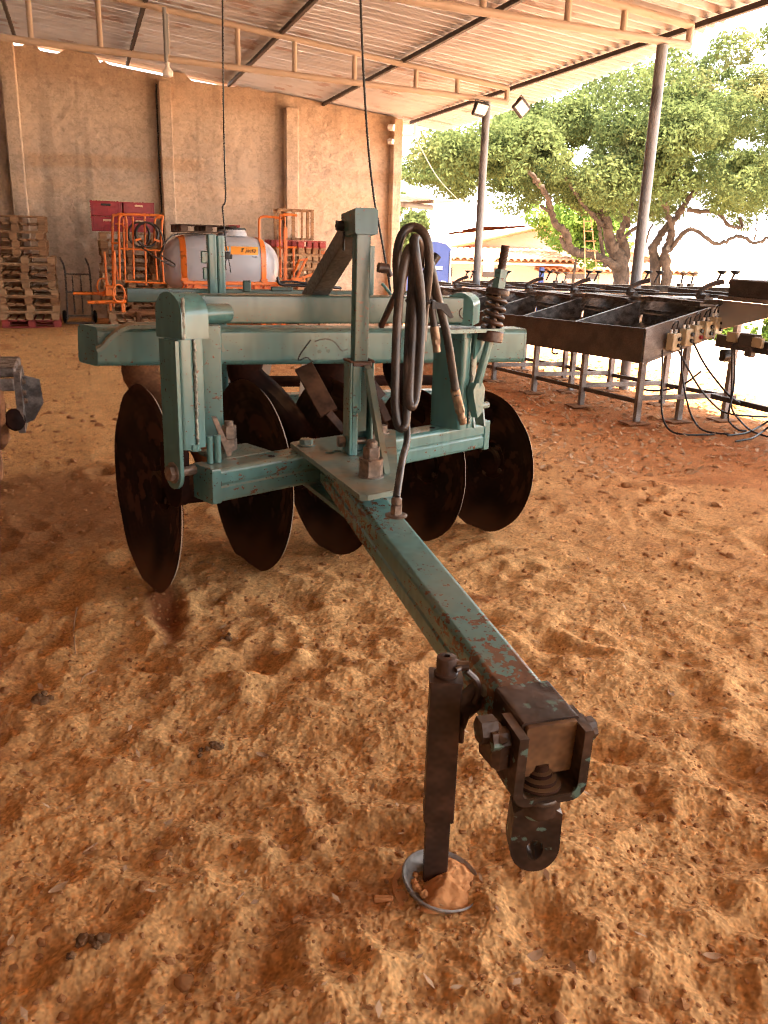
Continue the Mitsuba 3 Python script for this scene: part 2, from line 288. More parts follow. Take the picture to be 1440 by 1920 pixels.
for x0, x1, zt in ((-.93, -.72, .10), (1.31, 1.50, .20), (3.31, 3.52, .22), (5.18, 5.34, .06)):
    zz = roof_z((x0 + x1) / 2) - zt; m = cbox(((x0 + x1) / 2, YW - .09, zz / 2 - .1), (x1 - x0, .26, zz + .2), .012)
    m = m.subdivide().subdivide().subdivide(); part(shed, 'pilaster', wobble(m, .010, 5, 2), 'm_plaster', 40)
# unseen end and left walls, added to block light from behind and left
part(shed, 'added_end_wall', cbox((-2.6, YB - .1, 1.9), (7.0, .2, 4.8), .01), 'm_block', 30)
part(shed, 'added_side_wall', cbox((XL - .1, 3.8, 2.1), (.2, 22.8, 4.8), .01), 'm_block', 30)
def sheet(x0, x1, y0, w=1.0625, lift=0.0, edge=False):
    n = 61; u = np.linspace(-.03, w + .03, n); y = y0 + u; z = np.sin(y * 2 * np.pi / .177); z = .038 * np.sign(z) * np.abs(z) ** .55
    X = []
    for s in range(5):
        t = s / 4; xr = x1 + 0 * y if not edge else np.interp(y, [5, 6.85, 9.1, 12.06, 14.4, 16], [5.60, 5.66, 6.03, 6.29, 6.34, 6.36]); X.append(x0 + (xr - x0) * t)
    X = np.array(X); Y = np.broadcast_to(y, X.shape); Z = roof_z(X) + z + lift
    V = np.stack([X, Y, Z], -1).reshape(-1, 3); i, j = np.meshgrid(np.arange(4), np.arange(n - 1), indexing='ij')
    a = i * n + j; F = np.vstack([np.stack([a, a + n, a + n + 1], -1).reshape(-1, 3), np.stack([a, a + n + 1, a + 1], -1).reshape(-1, 3)])
    return mesh(V, F)
k = 0; y = YB - .3
while y < YW + .3:
    part(shed, 'roof_sheet', sheet(2.30, 6, y, lift=.026 + .004 * (k % 2), edge=True), 'm_sheet', True)
    part(shed, 'roof_sheet', sheet(-1.6, 2.48, y, lift=.034 + .004 * (k % 2)), 'm_sheet', True)
    part(shed, 'roof_sheet', sheet(-6.3, -1.45, y, lift=.042 + .004 * (k % 2)), 'm_sheet', True)
    y += 1.0625; k += 1
for x in (5.55, 3.98, 2.43, .88, -.68, -2.24, -3.8, -5.4):
    z = roof_z(x) - .024 - .025; part(shed, 'purlin', sq((x, YB, z), (x, YW - .01, z), .045, .05, .004), 'm_purlin')
for yt in (11.15, 7.43, 3.7, .0, -3.7):
    tz = lambda x: 3.293 + .109 * (5.45 - x) - .008; bz = lambda x: 3.122 + .031 * (5.45 - x)
    t = part(shed, 'truss', cat(cyl((XL, yt, tz(XL)), (5.44, yt, tz(5.44)), .036, 14), cyl((XL, yt, bz(XL)), (5.44, yt, bz(5.44)), .036, 14)), 'm_pipe', 40)
    part(t, 'end_post', cyl((5.43, yt, bz(5.43) - .0), (5.43, yt, tz(5.43) + .0), .034, 14), 'm_pipe', 40)
    for x in (4.72, 4.15, 3.34, 2.59, 1.91, 1.10, .37, -.35, -1.1, -1.9, -2.7, -3.5, -4.3, -5.1):
        part(t, 'web_post', cyl((x, yt, bz(x) + .03), (x, yt, tz(x) - .03), .030, 12), 'm_pipe', 40)
    zb = base_z(np.array(5.15), np.array(yt)) - .3
    part(shed, 'post', cat(cyl((5.15, yt, zb), (5.15, yt, bz(5.15) - .03), .052, 20), cyl((5.15, yt, 1.75), (5.15, yt, 1.79), .055, 20)), 'm_post', 40)
    part(shed, 'post', cyl((XL + .2, yt, -.3), (XL + .2, yt, bz(XL + .2) - .03), .052, 20), 'm_post', 40)
# ---------------------------------------------------------------- disc plough
plough = thing('disc_plough', 'teal painted trailed disc plough with five rusty discs and a long worn drawbar', 'plough')
BD = unit((.9125, .4091, 0)); BN = np.array([BD[1], -BD[0], 0])     # front beam direction and its front normal
UP = np.array([0, 0, 1.])
# main tube, cut askew at its left end
m = sweep(rrect(.15, .148, .022, 5), (0, 3.525, .895), (1.845, 3.525, .883), shear=(.47, .05)); part(plough, 'main_tube', m, 'm_teal', 25)
part(plough, 'end_cap', sweep(rrect(.152, .150, .023, 5), (1.846, 3.525, .883), (1.854, 3.525, .883)), 'm_teal', 25)
# wavy clamp strap over the left of the main tube and under the left hinge housing
P = np.array([(.035, .885), (.06, .90), (.096, .938), (.146, .968), (.21, .972), (.30, .972), (.42, .966), (.46, .945), (.492, .882)])
P = spline(np.c_[P, P[:, 0] * 0], 5)[:, :2]; nrm = np.gradient(P, axis=0); nrm = np.c_[-nrm[:, 1], nrm[:, 0]]; nrm /= np.linalg.norm(nrm, axis=1, keepdims=True)
part(plough, 'saddle_strap', prism(Polygon(np.vstack([P, (P + nrm * .014)[::-1]])), (0, 3.42, 0), (1, 0, 0), (0, 0, 1), .13), 'm_teal_plate', 25)
part(plough, 'rear_plate', cat(cbox((.225, 3.72, 1.0), (.13, .25, .012), .003, Rz(-8)), cbox((.20, 3.62, .985), (.02, .06, .06), .003)), 'm_dirt_steel')
part(plough, 'rear_bar', cat(sq((.18, 4.0, 1.055), (1.25, 4.0, 1.055), .05, .06), cbox((.70, 3.97, 1.10), (.035, .02, .05)), cbox((.86, 3.97, 1.09), (.10, .02, .02))), 'm_teal_dark')
# upper beam
part(plough, 'upper_beam', sq((.30, 3.10, 1.067), (1.36, 3.10, 1.067), .10, .098, .008), 'm_teal_dark', 25)
def house(w, h, n=10):    # tombstone outline, base at y = 0
    r = w * .42; return [(-w / 2, 0), (w / 2, 0)] + [(w / 2 * math.cos(a) if 0 else w / 2 * math.cos(a), h - r + r * math.sin(a)) for a in np.linspace(0, math.pi, n + 1)]
c0 = np.array([.279, 2.70, 1.003])                       # front-left corner edge of the left housing
ctr = c0 - BN * .075 + BD * .045
part(plough, 'hinge_housing', prism(house(.15, .135), ctr, -BN, UP, .088), 'm_teal', 25)
part(plough, 'hinge_cap', prism(house(.158, .143), c0 - BN * .075 - BD * .004 - UP * .004, -BN, UP, .008), 'm_teal', 25)
a = ctr + UP * .068; part(plough, 'hinge_pin', cat(cyl(a + BD * .04 , a + BD * .165 + BN * .0, .030, 22), cyl(a + BD * .165, a + BD * .169, .027, 22)), 'm_teal', 30)
part(plough, 'weld_bead', tube(wobble(mesh(np.array([c0 + UP * z + BD * .088 * 0 + BN * .001 for z in np.linspace(0, .125, 26)]), [[0, 1, 2]]), .004, 60).vertices, .006, 7), 'm_weld', 40)
# left leg: two channels welded together
l0 = np.array([.262, 2.68, 0])
def corner_box(c, w, d, z0, z1, r=.012): return sq(c + BD * w / 2 - BN * d / 2 + UP * z0, c + BD * w / 2 - BN * d / 2 + UP * z1, d, w, r, up=BD)
part(plough, 'front_leg', cat(corner_box(l0, .052, .10, .66, 1.003, .014), corner_box(l0 + BD * .054 - BN * .006, .034, .088, .66, 1.003, .006)), 'm_teal_beam', 25)
wz = np.linspace(.665, 1.0, 60); part(plough, 'weld_bead', tube(np.array([l0 + BD * .053 + UP * z + BN * .001 for z in wz]) + .0016 * rng.normal(size=(60, 3)), .0045 + .0012 * rng.random(60), 6), 'm_weld', 40)
ck = prism([(-.05, 0), (.05, 0), (.05, .40), (-.05, .40)], l0 - BD * .004 - BN * .055 + UP * .60, -BN, UP, .012)
ck2 = prism(Polygon([(-.05, .1), (-.05, 0), *[(.05 * math.cos(t), .05 * math.sin(t)) for t in np.linspace(math.pi, 2 * math.pi, 12)], (.05, .1)]), l0 - BD * .004 - BN * .055 + UP * .575, -BN, UP, .0125)
part(plough, 'cheek_plate', cat(ck, ck2), 'm_teal', 25)
part(plough, 'pivot_bolt', cat(bolt(l0 - BD * .010 - BN * .05 + UP * .58, -BD, .026, .016), cyl(l0 - BN * .05 + UP * .58, l0 + BD * .15 - BN * .05 + UP * .58, .018)), 'm_bolt', 30)
part(plough, 'pivot_lug', prism(Polygon([(-.06, .10), (.07, .10), (.075, -.05), *[(.055 * math.cos(t), -.055 + .05 * math.sin(t)) for t in np.linspace(0, -math.pi, 10)]]), l0 + BD * .028 - BN * .10 + UP * .555, -BN, UP, .03), 'm_disc', 25)
part(plough, 'lock_rod', cat(cyl((.352, 2.74, .60), (.352, 2.74, .69), .010), cyl((.378, 2.75, .60), (.378, 2.75, .69), .012), bolt((.30, 2.70, .655), (0, 0, 1), .015)), 'm_teal', 30)
part(plough, 'inner_leg', sq((.395, 2.98, .62), (.395, 2.98, 1.02), .07, .07, .008), 'm_teal', 25)
part(plough, 'flat_lever', prism([(0, 0), (.012, 0), (.016, .012), (-.03, .13), (-.045, .13)], (.415, 2.80, .61), (1, 0, 0), (0, 0, 1), .03), 'm_bolt', 25)
part(plough, 'stud_nut', cat(hexa((.44, 2.90, .605), (.44, 2.90, .645), .027), hexa((.44, 2.90, .647), (.44, 2.90, .69), .025), cyl((.44, 2.90, .60), (.44, 2.90, .705), .016)), 'm_bolt', 30)
part(plough, 'lower_bracket', cat(cbox((.46, 2.90, .592), (.20, .16, .016), .003, Rz(24))), 'm_teal_plate')
# front beam, two channels welded lip to lip
b0, b1 = np.array([.346, 2.656, .598]), np.array([1.556, 3.20, .598])
ce = -BN * .0575 - UP * .057
part(plough, 'front_beam', sweep(rrect(.115, .114, .017, 5, .004), b0 + ce + BD * .03, b1 + ce), 'm_teal_beam', 22)
part(plough, 'beam_end_cap', cat(sweep(rrect(.117, .116, .004, 2), b0 + ce, b0 + ce + BD * .004), sweep(rrect(.118, .117, .006, 2), b0 + ce + BD * .0041, b0 + ce + BD * .032)), 'm_teal_beam', 22)
part(plough, 'beam_end_cap', sweep(rrect(.122, .124, .004, 2), b1 + ce, b1 + ce + BD * .03), 'm_teal', 22, label='pale bare metal end cap of the front beam')
part(plough, 'bolt_hole', cyl(b0 + BD * .26 - BN * .04 - UP * .002, b0 + BD * .26 - BN * .04 + UP * .0012, .013, 16), 'm_black')
part(plough, 'bolt_hole', cyl(b0 + BD * 1.06 - BN * .05 - UP * .002, b0 + BD * 1.06 - BN * .05 + UP * .0012, .013, 16), 'm_black')
# drawbar plates
pp = np.array([(.655, 2.90), (.668, 2.915), (1.07, 3.065), (1.083, 3.05), (1.098, 3.035), (.835, 2.262), (.81, 2.238), (.722, 2.206), (.70, 2.215)])
pl = Polygon(pp)
for hx, hy in ((.752, 2.725), (.783, 2.742), (.935, 2.758)): pl = pl.difference(Point(hx, hy).buffer(.017))
part(plough, 'top_plate', prism(pl, (0, 0, .611), (1, 0, 0), (0, 1, 0), .016), 'm_teal_plate', 20)
lo = Polygon([(0.711, 2.955, 0.460)[:2], (.70, 2.93), (1.08, 3.05), (1.09, 2.95), (.85, 2.35), (.80, 2.28), (0.768, 2.352, 0.460)[:2]])
part(plough, 'bottom_plate', prism(lo, (0, 0, .455), (1, 0, 0), (0, 1, 0), .016), 'm_teal', 20)
part(plough, 'bolt', bolt((.70, 2.845, .621), (0, 0, 1), .024, .018), 'm_teal_plate', 20)
part(plough, 'bolt', bolt((1.025, 2.985, .621), (0, 0, 1), .023, .026), 'm_bolt', 20)
part(plough, 'bolt', bolt((.822, 2.715, .621), (0, 0, 1), .024, .018), 'm_teal_plate', 20)
part(plough, 'bolt', cyl((.79, 2.62, .463), (.79, 2.62, .471), .02), 'm_bolt', 20)
kb = np.array([.795, 2.405, .619])
part(plough, 'king_bolt', cat(cyl(kb, kb + UP * .004, .040, 24), hexa(kb + UP * .004, kb + UP * .052, .038), cyl(kb + UP * .052, kb + UP * .058, .037, 24), hexa(kb + UP * .058, kb + UP * .092, .027), lathe([(.018, 0), (.018, .016), (.012, .022), (.0, .022)], kb + UP * .092)), 'm_bolt', 25)
# drawbar (two channels welded lip to lip), from under the plate to the hitch
tb, tf = np.array([.805, 2.95, .602]), np.array([.755, 1.24, .478])
td = unit(tf - tb); tx, ty, _ = frame(td); lat = -tx if tx[0] < 0 else tx
part(plough, 'drawbar', sweep(rrect(.108, .118, .017, 5, .004), tb - UP * .059, tf - ty * .059), 'm_teal_tongue', 22)
part(plough, 'drawbar_end', cat(sweep(rrect(.118, .112, .008, 3), tf - td * .075 - ty * .050, tf + td * .045 - ty * .050)), 'm_hitch', 25, label='battered bare steel end block of the drawbar')
part(plough, 'spacer_block', cbox((.93, 2.86, .535), (.10, .12, .12), .006, Rz(24)), 'm_teal')
part(plough, 'grease_patch', prism(Point(0, 0).buffer(.012), tf - td * .13 - lat * .056 - UP * .035, td, UP, .006), 'm_weld')
part(plough, 'end_face', sweep(rrect(.104, .108, .006, 3), tf + td * .0455 - ty * .052, tf + td * .056 - ty * .052), 'm_block_face', 25)
# hitch yoke (a bent U of flat bar), swivel neck and eye
E0 = tf + td * .0 - ty * .05                         # yoke pivot on the end block
yk = E0 + td * .02 - UP * .055
def ubar(w, h, t, r, n=6):
    o, i = [], []
    for s, a0 in ((1, 0), (-1, 90)): pass
    out = [(-w / 2, h)] + [(-w / 2 + r + r * math.cos(a), r + r * math.sin(a)) for a in np.linspace(math.pi, 1.5 * math.pi, n)] + [(w / 2 - r + r * math.cos(a), r + r * math.sin(a)) for a in np.linspace(1.5 * math.pi, 2 * math.pi, n)] + [(w / 2, h)]
    ri = max(r - t, .004)
    inn = [(w / 2 - t, h)] + [(w / 2 - t - ri + ri * math.cos(a), t + ri + ri * math.sin(a)) for a in np.linspace(0, -.5 * math.pi, n)] + [(-w / 2 + t + ri + ri * math.cos(a), t + ri + ri * math.sin(a)) for a in np.linspace(1.5 * math.pi, math.pi, n)] + [(-w / 2 + t, h)]
    return Polygon(out + inn)
lx = unit((1, -.06, 0)); 
part(plough, 'hitch_yoke', prism(ubar(.146, .150, .018, .032), np.array([.748, 1.205, .325]), lx, unit(UP + np.array([0, -.05, 0])), .085), 'm_hitch', 25)
pv = np.array([.748, 1.205, .445])
part(plough, 'hitch_bolt', cat(cyl(pv + lx * .056, pv + lx * .09, .016), bolt(pv + lx * .074, lx, .022, .022)), 'm_hitch', 30); part(plough, 'hitch_bolt', cat(cyl(pv - lx * .09, pv - lx * .056, .016), hexa(pv - lx * .108, pv - lx * .074, .023)), 'm_hitch', 30)
part(plough, 'hitch_lug', cat(wobble(cbox(pv - lx * .088 + np.array([0, .02, -.02]), (.04, .08, .08), .012).subdivide().subdivide(), .008, 14), hexa(pv - lx * .122 + np.array([0, .02, .012]), pv - lx * .09 + np.array([0, .02, .012]), .026)), 'm_hitch', 30)
nk = np.array([.742, 1.20, .0])
part(plough, 'swivel_washer', lathe([(.0, .390), (.016, .390), (.018, .378), (.024, .374), (.024, .366), (.033, .362), (.034, .355), (.042, .352), (.043, .347), (.0, .345)], nk, n=28), 'm_disc', 30)
part(plough, 'swivel_neck', lathe([(.0, .330), (.042, .329), (.045, .323), (.045, .297), (.042, .291), (.036, .286), (0, .286)], nk, n=28), 'm_hitch', 30)
ey = [(-.045, .075), (-.047, .0)] + [(.047 * math.cos(a), .0 + .056 * math.sin(a)) for a in np.linspace(math.pi, 2 * math.pi, 18)] + [(.047, 0), (.045, .075), (.026, .088), (-.026, .088)]
eh = Polygon(ey).difference(trimesh.path.polygons.Polygon([(.016 * math.cos(a), -.006 + .023 * math.sin(a)) for a in np.linspace(0, 2 * math.pi, 24, endpoint=False)]))
em = prism(eh, np.array([.738, 1.195, .226]), unit((1, -.32, 0)), unit(UP + np.array([0, -.02, 0])), .052)
part(plough, 'hitch_eye', em, 'm_hitch', 25)
# parking jack
J = np.array([.622, 1.38, 0])
JR = Rz(-20); jx, jy = JR[:, 0], JR[:, 1]
part(plough, 'jack_sleeve', cat(sq(J + UP * .172, J + UP * .488, .062, .062, .0035, up=jy), sq(J + UP * .487, J + UP * .493, .066, .066, .0035, up=jy)), 'm_rust', 25)
part(plough, 'jack_ram', sq(J + UP * .005, J + UP * .18, .050, .050, .003, up=jy), 'm_rust', 25)
part(plough, 'jack_screw', cat(lathe([(.022, .493), (.024, .50), (.020, .503), (.020, .528), (.019, .534), (.007, .536), (.006, .528), (0, .528)], J), tube(np.array([J + UP * .515 + jx * .024 * math.cos(t) + jy * .024 * math.sin(t) for t in np.linspace(-1, 2.2, 12)]) + np.array([.004, 0, 0]), .0055, 7), cyl(J + UP * .516 - jx * .0 , J + UP * .516 + jx * .044, .010, 10)), 'm_rust', 30)
hk = spline([J + jx * .04 + UP * .505, J + jx * .06 + UP * .485, J + jx * .066 + UP * .46, J + jx * .058 + UP * .435], 5)
part(plough, 'jack_handle', cat(tube(hk, .0065, 8), cyl(J + jx * .038 + UP * .345, J + jx * .038 + UP * .385, .006, 8), cyl(J + jx * .038 + UP * .385 + jy * -.012, J + jx * .052 + UP * .425, .006, 8)), 'm_rust', 30)
part(plough, 'jack_arm', cyl(J + jx * .02 + UP * .405 , np.array([.725, 1.42, .425]), .026), 'm_rust', 30)
fn = unit((.14, -.12, 1)); fo = np.array([.622, 1.352, .010])
part(plough, 'jack_foot', lathe([(0, -.006), (.048, -.006), (.066, .0), (.080, .010), (.086, .022), (.083, .025), (.077, .014), (.064, .006), (.046, .0), (0, .0)], fo, fn, 40), 'm_foot', 40, label='scuffed steel dish foot of the jack')
# discs
DISCS = [(.168, 3.24, .385, .395, 76), (.585, 3.37, .375, .392, 75), (.955, 3.46, .370, .385, 74), (1.378, 3.53, .338, .350, 73), (1.735, 3.58, .325, .336, 72)]
def disc_mesh(R, seed, depth=.075, nr=20, na=96):
    rs = np.linspace(0.04, 1, nr); a = np.arange(na) * 2 * np.pi / na; rr = np.random.default_rng(seed)
    w = 1 + sum(rr.uniform(.001, .004) * np.sin(k * a + rr.uniform(0, 6.3)) for k in (2, 3, 5, 7, 11)) - .012 * np.exp(-((a - rr.uniform(0, 6.3)) / .16) ** 2) - .010 * np.exp(-((a - rr.uniform(1.5, 3.6)) / .1) ** 2)
    rad = rs[:, None] * R * (1 + (w[None] - 1) * rs[:, None] ** 6); h = depth * (1 - (rad / R) ** 2)
    top = np.stack([rad * np.cos(a), rad * np.sin(a), -h], -1); bot = top + np.array([0, 0, -.007]); bot[-1] *= [.985, .985, 1]
    V = np.vstack([top.reshape(-1, 3), bot.reshape(-1, 3)]); N = nr * na
    i, j = np.meshgrid(np.arange(nr - 1), np.arange(na), indexing='ij'); j2 = (j + 1) % na; A, B, C, D = i * na + j, i * na + j2, (i + 1) * na + j2, (i + 1) * na + j
    F = [np.stack([A, D, C], -1), np.stack([A, C, B], -1), N + np.stack([A, C, D], -1), N + np.stack([A, B, C], -1)]
    body = mesh(V, np.vstack([f.reshape(-1, 3) for f in F])); k = np.arange(na); k2 = (k + 1) % na; o = (nr - 1) * na
    W = np.vstack([top[-1], bot[-1], top[-1] * [.994, .994, 1]]); rim = mesh(W, np.vstack([np.stack([k, k + na, k2 + na], 1), np.stack([k, k2 + na, k2], 1)]))
    a2 = np.tile(np.r_[a], nr); r2_ = np.repeat(rs, na); uvd = np.stack([r2_, np.sin(a2) + 2], 1); return body, rim, np.vstack([uvd, uvd])
for q, (cx, cy, cz, R, ph) in enumerate(DISCS):
    ph = math.radians(ph); n = unit((-math.sin(ph), -math.cos(ph), .02)); x, y2, d = frame(n); c = np.array([cx, cy, cz]); M = np.stack([x, y2, d], 1)
    body, rim, uvd = disc_mesh(R, 40 + q)
    ds = part(plough, 'disc', mesh(c + body.vertices @ M.T, body.faces), 'm_disc_face', True, uv=uvd)
    part(ds, 'cutting_edge', mesh(c + rim.vertices @ M.T, rim.faces), 'm_edge_steel', False)
    hb = c - n * .075
    part(ds, 'hub', cat(lathe([(.0, .035), (.05, .035), (.062, .028), (.066, .012), (.085, .010), (.088, 0)], hb, n, 28), cyl(hb - n * .03, hb - n * .16, .075, 24)), 'm_disc', 35)
    for k in range(4):
        t = k * math.pi / 2 + .5; part(ds, 'bolt', bolt(hb + .075 * (x * math.cos(t) + y2 * math.sin(t)) + n * .004, n, .013, .012), 'm_rust', 30)
    # standard: a curved flat column from the hub up to the main tube, and its foot
    kx = (.03, .03, .02, -.10, -.17)[q]; tp = np.array([cx + kx, 3.54, .81]); lowp = hb - n * (.17 if q < 3 else .10)
    cp = spline([lowp + UP * -.02, lowp + UP * .12 - n * .01, (lowp + tp) / 2 + np.array([.02 if q < 3 else -.03, .03, .05]), tp + UP * -.05, tp + UP * .03], 6)
    W = []
    for kk, pt in enumerate(cp):
        W.append((pt, (.055 if q < 3 else .042) + .02 * (kk / len(cp))))
    part(ds, 'standard', tube(np.array([w[0] for w in W]), np.array([w[1] for w in W]), 10), 'm_dirt_steel' if q == 0 else 'm_disc', 40)
# scrapers
for (a, b, c2) in (((.80, 3.30, .83), (.872, 3.18, .665), (.925, 3.15, .60)), ((1.02, 3.4, .83), (1.13, 3.34, .68), (1.16, 3.3, .60))):
    part(plough, 'scraper_arm', cat(sq(a, b, .075, .02, .004, up=(0, 1, 0)), sq(b, c2, .03, .012, .003, up=(0, 1, 0))), 'm_rust', 25)
for (x, y, z, t) in ((.78, 4.15, .66, .4), (1.05, 4.2, .66, .4), (1.20, 4.2, .64, .3)):
    s = Polygon([(-.05, -.13), (.03, -.13), (.07, .10), (.06, .16), (-.045, .16)]); part(plough, 'mouldboard', prism(s, (x, y, z), (1, t * .3, 0), unit((.12, .2, 1)), .008), 'm_edge_steel')
part(plough, 'rear_shaft', cyl((.45, 4.3, .62), (1.9, 4.3, .60), .028), 'm_disc')
part(plough, 'rear_tube', sweep(rrect(.10, .095, .015, 4, .003), (.5, 4.38, .49), (1.9, 4.38, .49)), 'm_teal_beam', 22)
part(plough, 'rear_bolt', cat(hexa((.63, 4.2, .63), (.63, 4.2, .655), .02), cyl((.63, 4.2, .6), (.63, 4.2, .675), .011)), 'm_bolt')
# tall rear post
part(plough, 'rear_post', cat(sq((.52, 3.78, .60), (.52, 3.78, 1.316), .036, .06, .006, up=(0, 1, 0)), sq((.556, 3.782, .60), (.556, 3.782, 1.313), .034, .056, .008, up=(0, 1, 0))), 'm_teal', 25)
part(plough, 'post_lug', cat(cbox((.49, 3.78, 1.225), (.03, .03, .05)), cbox((.49, 3.77, 1.16), (.02, .02, .05))), 'm_teal')
# mast: sleeve, upright, head, strut
mx, my = .842, 2.70
part(plough, 'mast_sleeve', cat(cbox((mx - .037, my, .775), (.010, .075, .31), .003), cbox((mx + .037, my, .775), (.010, .075, .31), .003), cbox((mx, my + .034, .775), (.066, .008, .31), .003), cbox((mx - .018, my - .034, .845), (.030, .008, .16), .003),
    sq((mx - .020, my - .01, .62), (mx - .020, my - .01, .80), .022, .04, .004, up=(0, 1, 0))), 'm_teal', 20)
part(plough, 'sleeve_rim', wobble(cat(cbox((mx - .037, my, .932), (.013, .078, .008)), cbox((mx + .037, my, .932), (.013, .078, .008)), cbox((mx, my + .035, .932), (.066, .012, .008)), cbox((mx, my - .035, .925), (.066, .012, .018))), .003, 40), 'm_rust', 30)
part(plough, 'mast_gusset', prism([(-.046, .30), (-.078, .29), (-.285, -.005), (-.255, -.012), (-.06, .25)], (mx + .012, my, .622), (0, 1, 0), (0, 0, 1), .019), 'm_teal_plate', 20)
part(plough, 'sleeve_bolt', cat(cyl((mx - .065, my + .01, .66), (mx + .062, my + .01, .66), .012), hexa((mx - .066, my + .01, .66), (mx - .044, my + .01, .66), .02), hexa((mx + .044, my + .01, .66), (mx + .064, my + .01, .66), .022)), 'm_bolt', 30)
part(plough, 'mast', sq((mx, my, .70), (mx, my, 1.335), .050, .045, .006, up=(0, 1, 0)), 'm_teal_dark', 25)
hd = unit((0, 1, -.10)); part(plough, 'mast_head', sq((mx + .004, my - .035, 1.366), (mx + .004, my + .12, 1.352), .074, .078, .006), 'm_teal_dark', 25)
part(plough, 'mast_strut', sq((mx + .004, my + .06, 1.36), (mx - .035, 3.28, 1.055), .070, .062, .006), 'm_strut', 25)
part(plough, 'head_bolt', cat(hexa((mx - .055, my + .10, 1.352), (mx - .030, my + .10, 1.352), .018), cbox((mx - .034, my + .085, 1.305), (.006, .014, .06))), 'm_black', 30)
part(plough, 'rear_upright', sq((1.20, 3.72, 1.0), (1.20, 3.72, 1.29), .03, .05, .006, up=(0, 1, 0)), 'm_teal_dark', 25)
part(plough, 'rear_nut', cbox((1.155, 3.66, 1.16), (.05, .03, .035)), 'm_black'); part(plough, 'rear_hook', wobble(cat(cyl((1.24, 3.72, 1.20), (1.285, 3.72, 1.195), .022), cyl((1.285, 3.72, 1.195), (1.30, 3.72, 1.165), .010)), .003, 30), 'm_rust')
part(plough, 'rear_flat', sq((1.33, 3.7, 1.05), (1.27, 3.75, 1.13), .02, .012), 'm_teal'); part(plough, 'rear_flat', sq((1.2, 3.6, 1.05), (1.36, 3.6, 1.11), .03, .012), 'm_teal_plate')
# right leg, its cap plate, spring bracket
r0 = np.array([1.377, 3.06, 0])
part(plough, 'front_leg', cat(corner_box(r0, .052, .17, .60, 1.0, .016), corner_box(r0 + BD * .054 - BN * .005, .036, .09, .60, 1.0, .006)), 'm_teal', 25)
part(plough, 'weld_bead', tube(np.array([r0 + BD * .053 + UP * z + BN * .001 for z in np.linspace(.62, .90, 50)]) + .0016 * rng.normal(size=(50, 3)), .0045 + .0012 * rng.random(50), 6), 'm_weld', 40)
cp = unit(np.array([-.39, -.92, 0]) * .75 + np.array([-.91, -.41, 0]) * .25); cr = np.cross(cp, UP) * -1
part(plough, 'hinge_cap', prism(house(.112, .122), (1.352, 3.07, 1.010), cr, UP, .016), 'm_teal', 25)
part(plough, 'hinge_housing', prism(house(.108, .116), np.array([1.352, 3.07, 1.010]) - cp * .10, cr, UP, .17), 'm_teal', 25)
sp = np.array([1.487, 3.08, 0])
part(plough, 'spring_bracket', prism([(-.20, -.06), (.05, -.045), (.055, .05), (-.2, .1)], (sp[0], sp[1], .993), (1, .12, 0), (0, 1, 0), .014), 'm_teal', 20)
part(plough, 'bracket_gusset', prism([(0, 0), (.085, 0), (.0, -.105)], r0 + BD * .05 + BN * .01 + UP * .985, BD, UP, .010), 'm_teal')
sd = unit((.035, 0, .30)); s0 = np.array([1.484, 3.06, .95])
part(plough, 'spring_seat', lathe([(.0, .0), (.046, .0), (.050, .004), (.050, .038), (.046, .042), (.0, .042)], s0, sd, 28), 'm_rust', 30)
tt = np.linspace(0, 4.3 * 2 * math.pi, 150); x, y2, d = frame(sd)
hp = s0 + np.outer(.050 + tt / tt[-1] * .124, sd) + .034 * (np.cos(tt)[:, None] * x + np.sin(tt)[:, None] * y2)
part(plough, 'coil_spring', tube(hp, .0098, 9), 'm_rust', 50)
part(plough, 'spring_cup', lathe([(0, .176), (.044, .176), (.046, .182), (.046, .196), (.040, .202), (0, .202)], s0, sd, 28), 'm_rust', 30)
part(plough, 'lock_nut', cat(hexa(s0 + sd * .202, s0 + sd * .238, .027), hexa(s0 + sd * .24, s0 + sd * .272, .026)), 'm_teal', 20)
part(plough, 'threaded_rod', cat(cyl(s0 + sd * .0, s0 + sd * .36, .0155, 16), *[lathe([(.0155, 0), (.0172, .002), (.0155, .004)], s0 + sd * (.28 + k * .005), sd, 16) for k in range(16)]), 'm_rust', 30)
e1 = np.array([1.440, 3.06, .735])
part(plough, 'tie_rod', cyl(s0 - sd * .0, e1 + UP * .03, .0165), 'm_teal', 30)
part(plough, 'rod_clevis', cat(prism(Polygon([(-.03, .0), (-.035, .03), (-.018, .055), (.018, .055), (.035, .03), (.03, -.06), (.0, -.085)]), e1, (.9, .41, 0), UP, .034)), 'm_teal', 20)
part(plough, 'beam_lug', cat(*[prism([(-.03, 0), (.06, 0), (.03, .13), (.0, .135)], np.array([1.475, 3.13, .60]) + BD * s, -BN, UP, .010) for s in (-.03, .032)], cyl(np.array([1.475, 3.09, .69]) - BD * .055, np.array([1.475, 3.09, .69]) + BD * .045, .014)), 'm_teal_plate', 25)
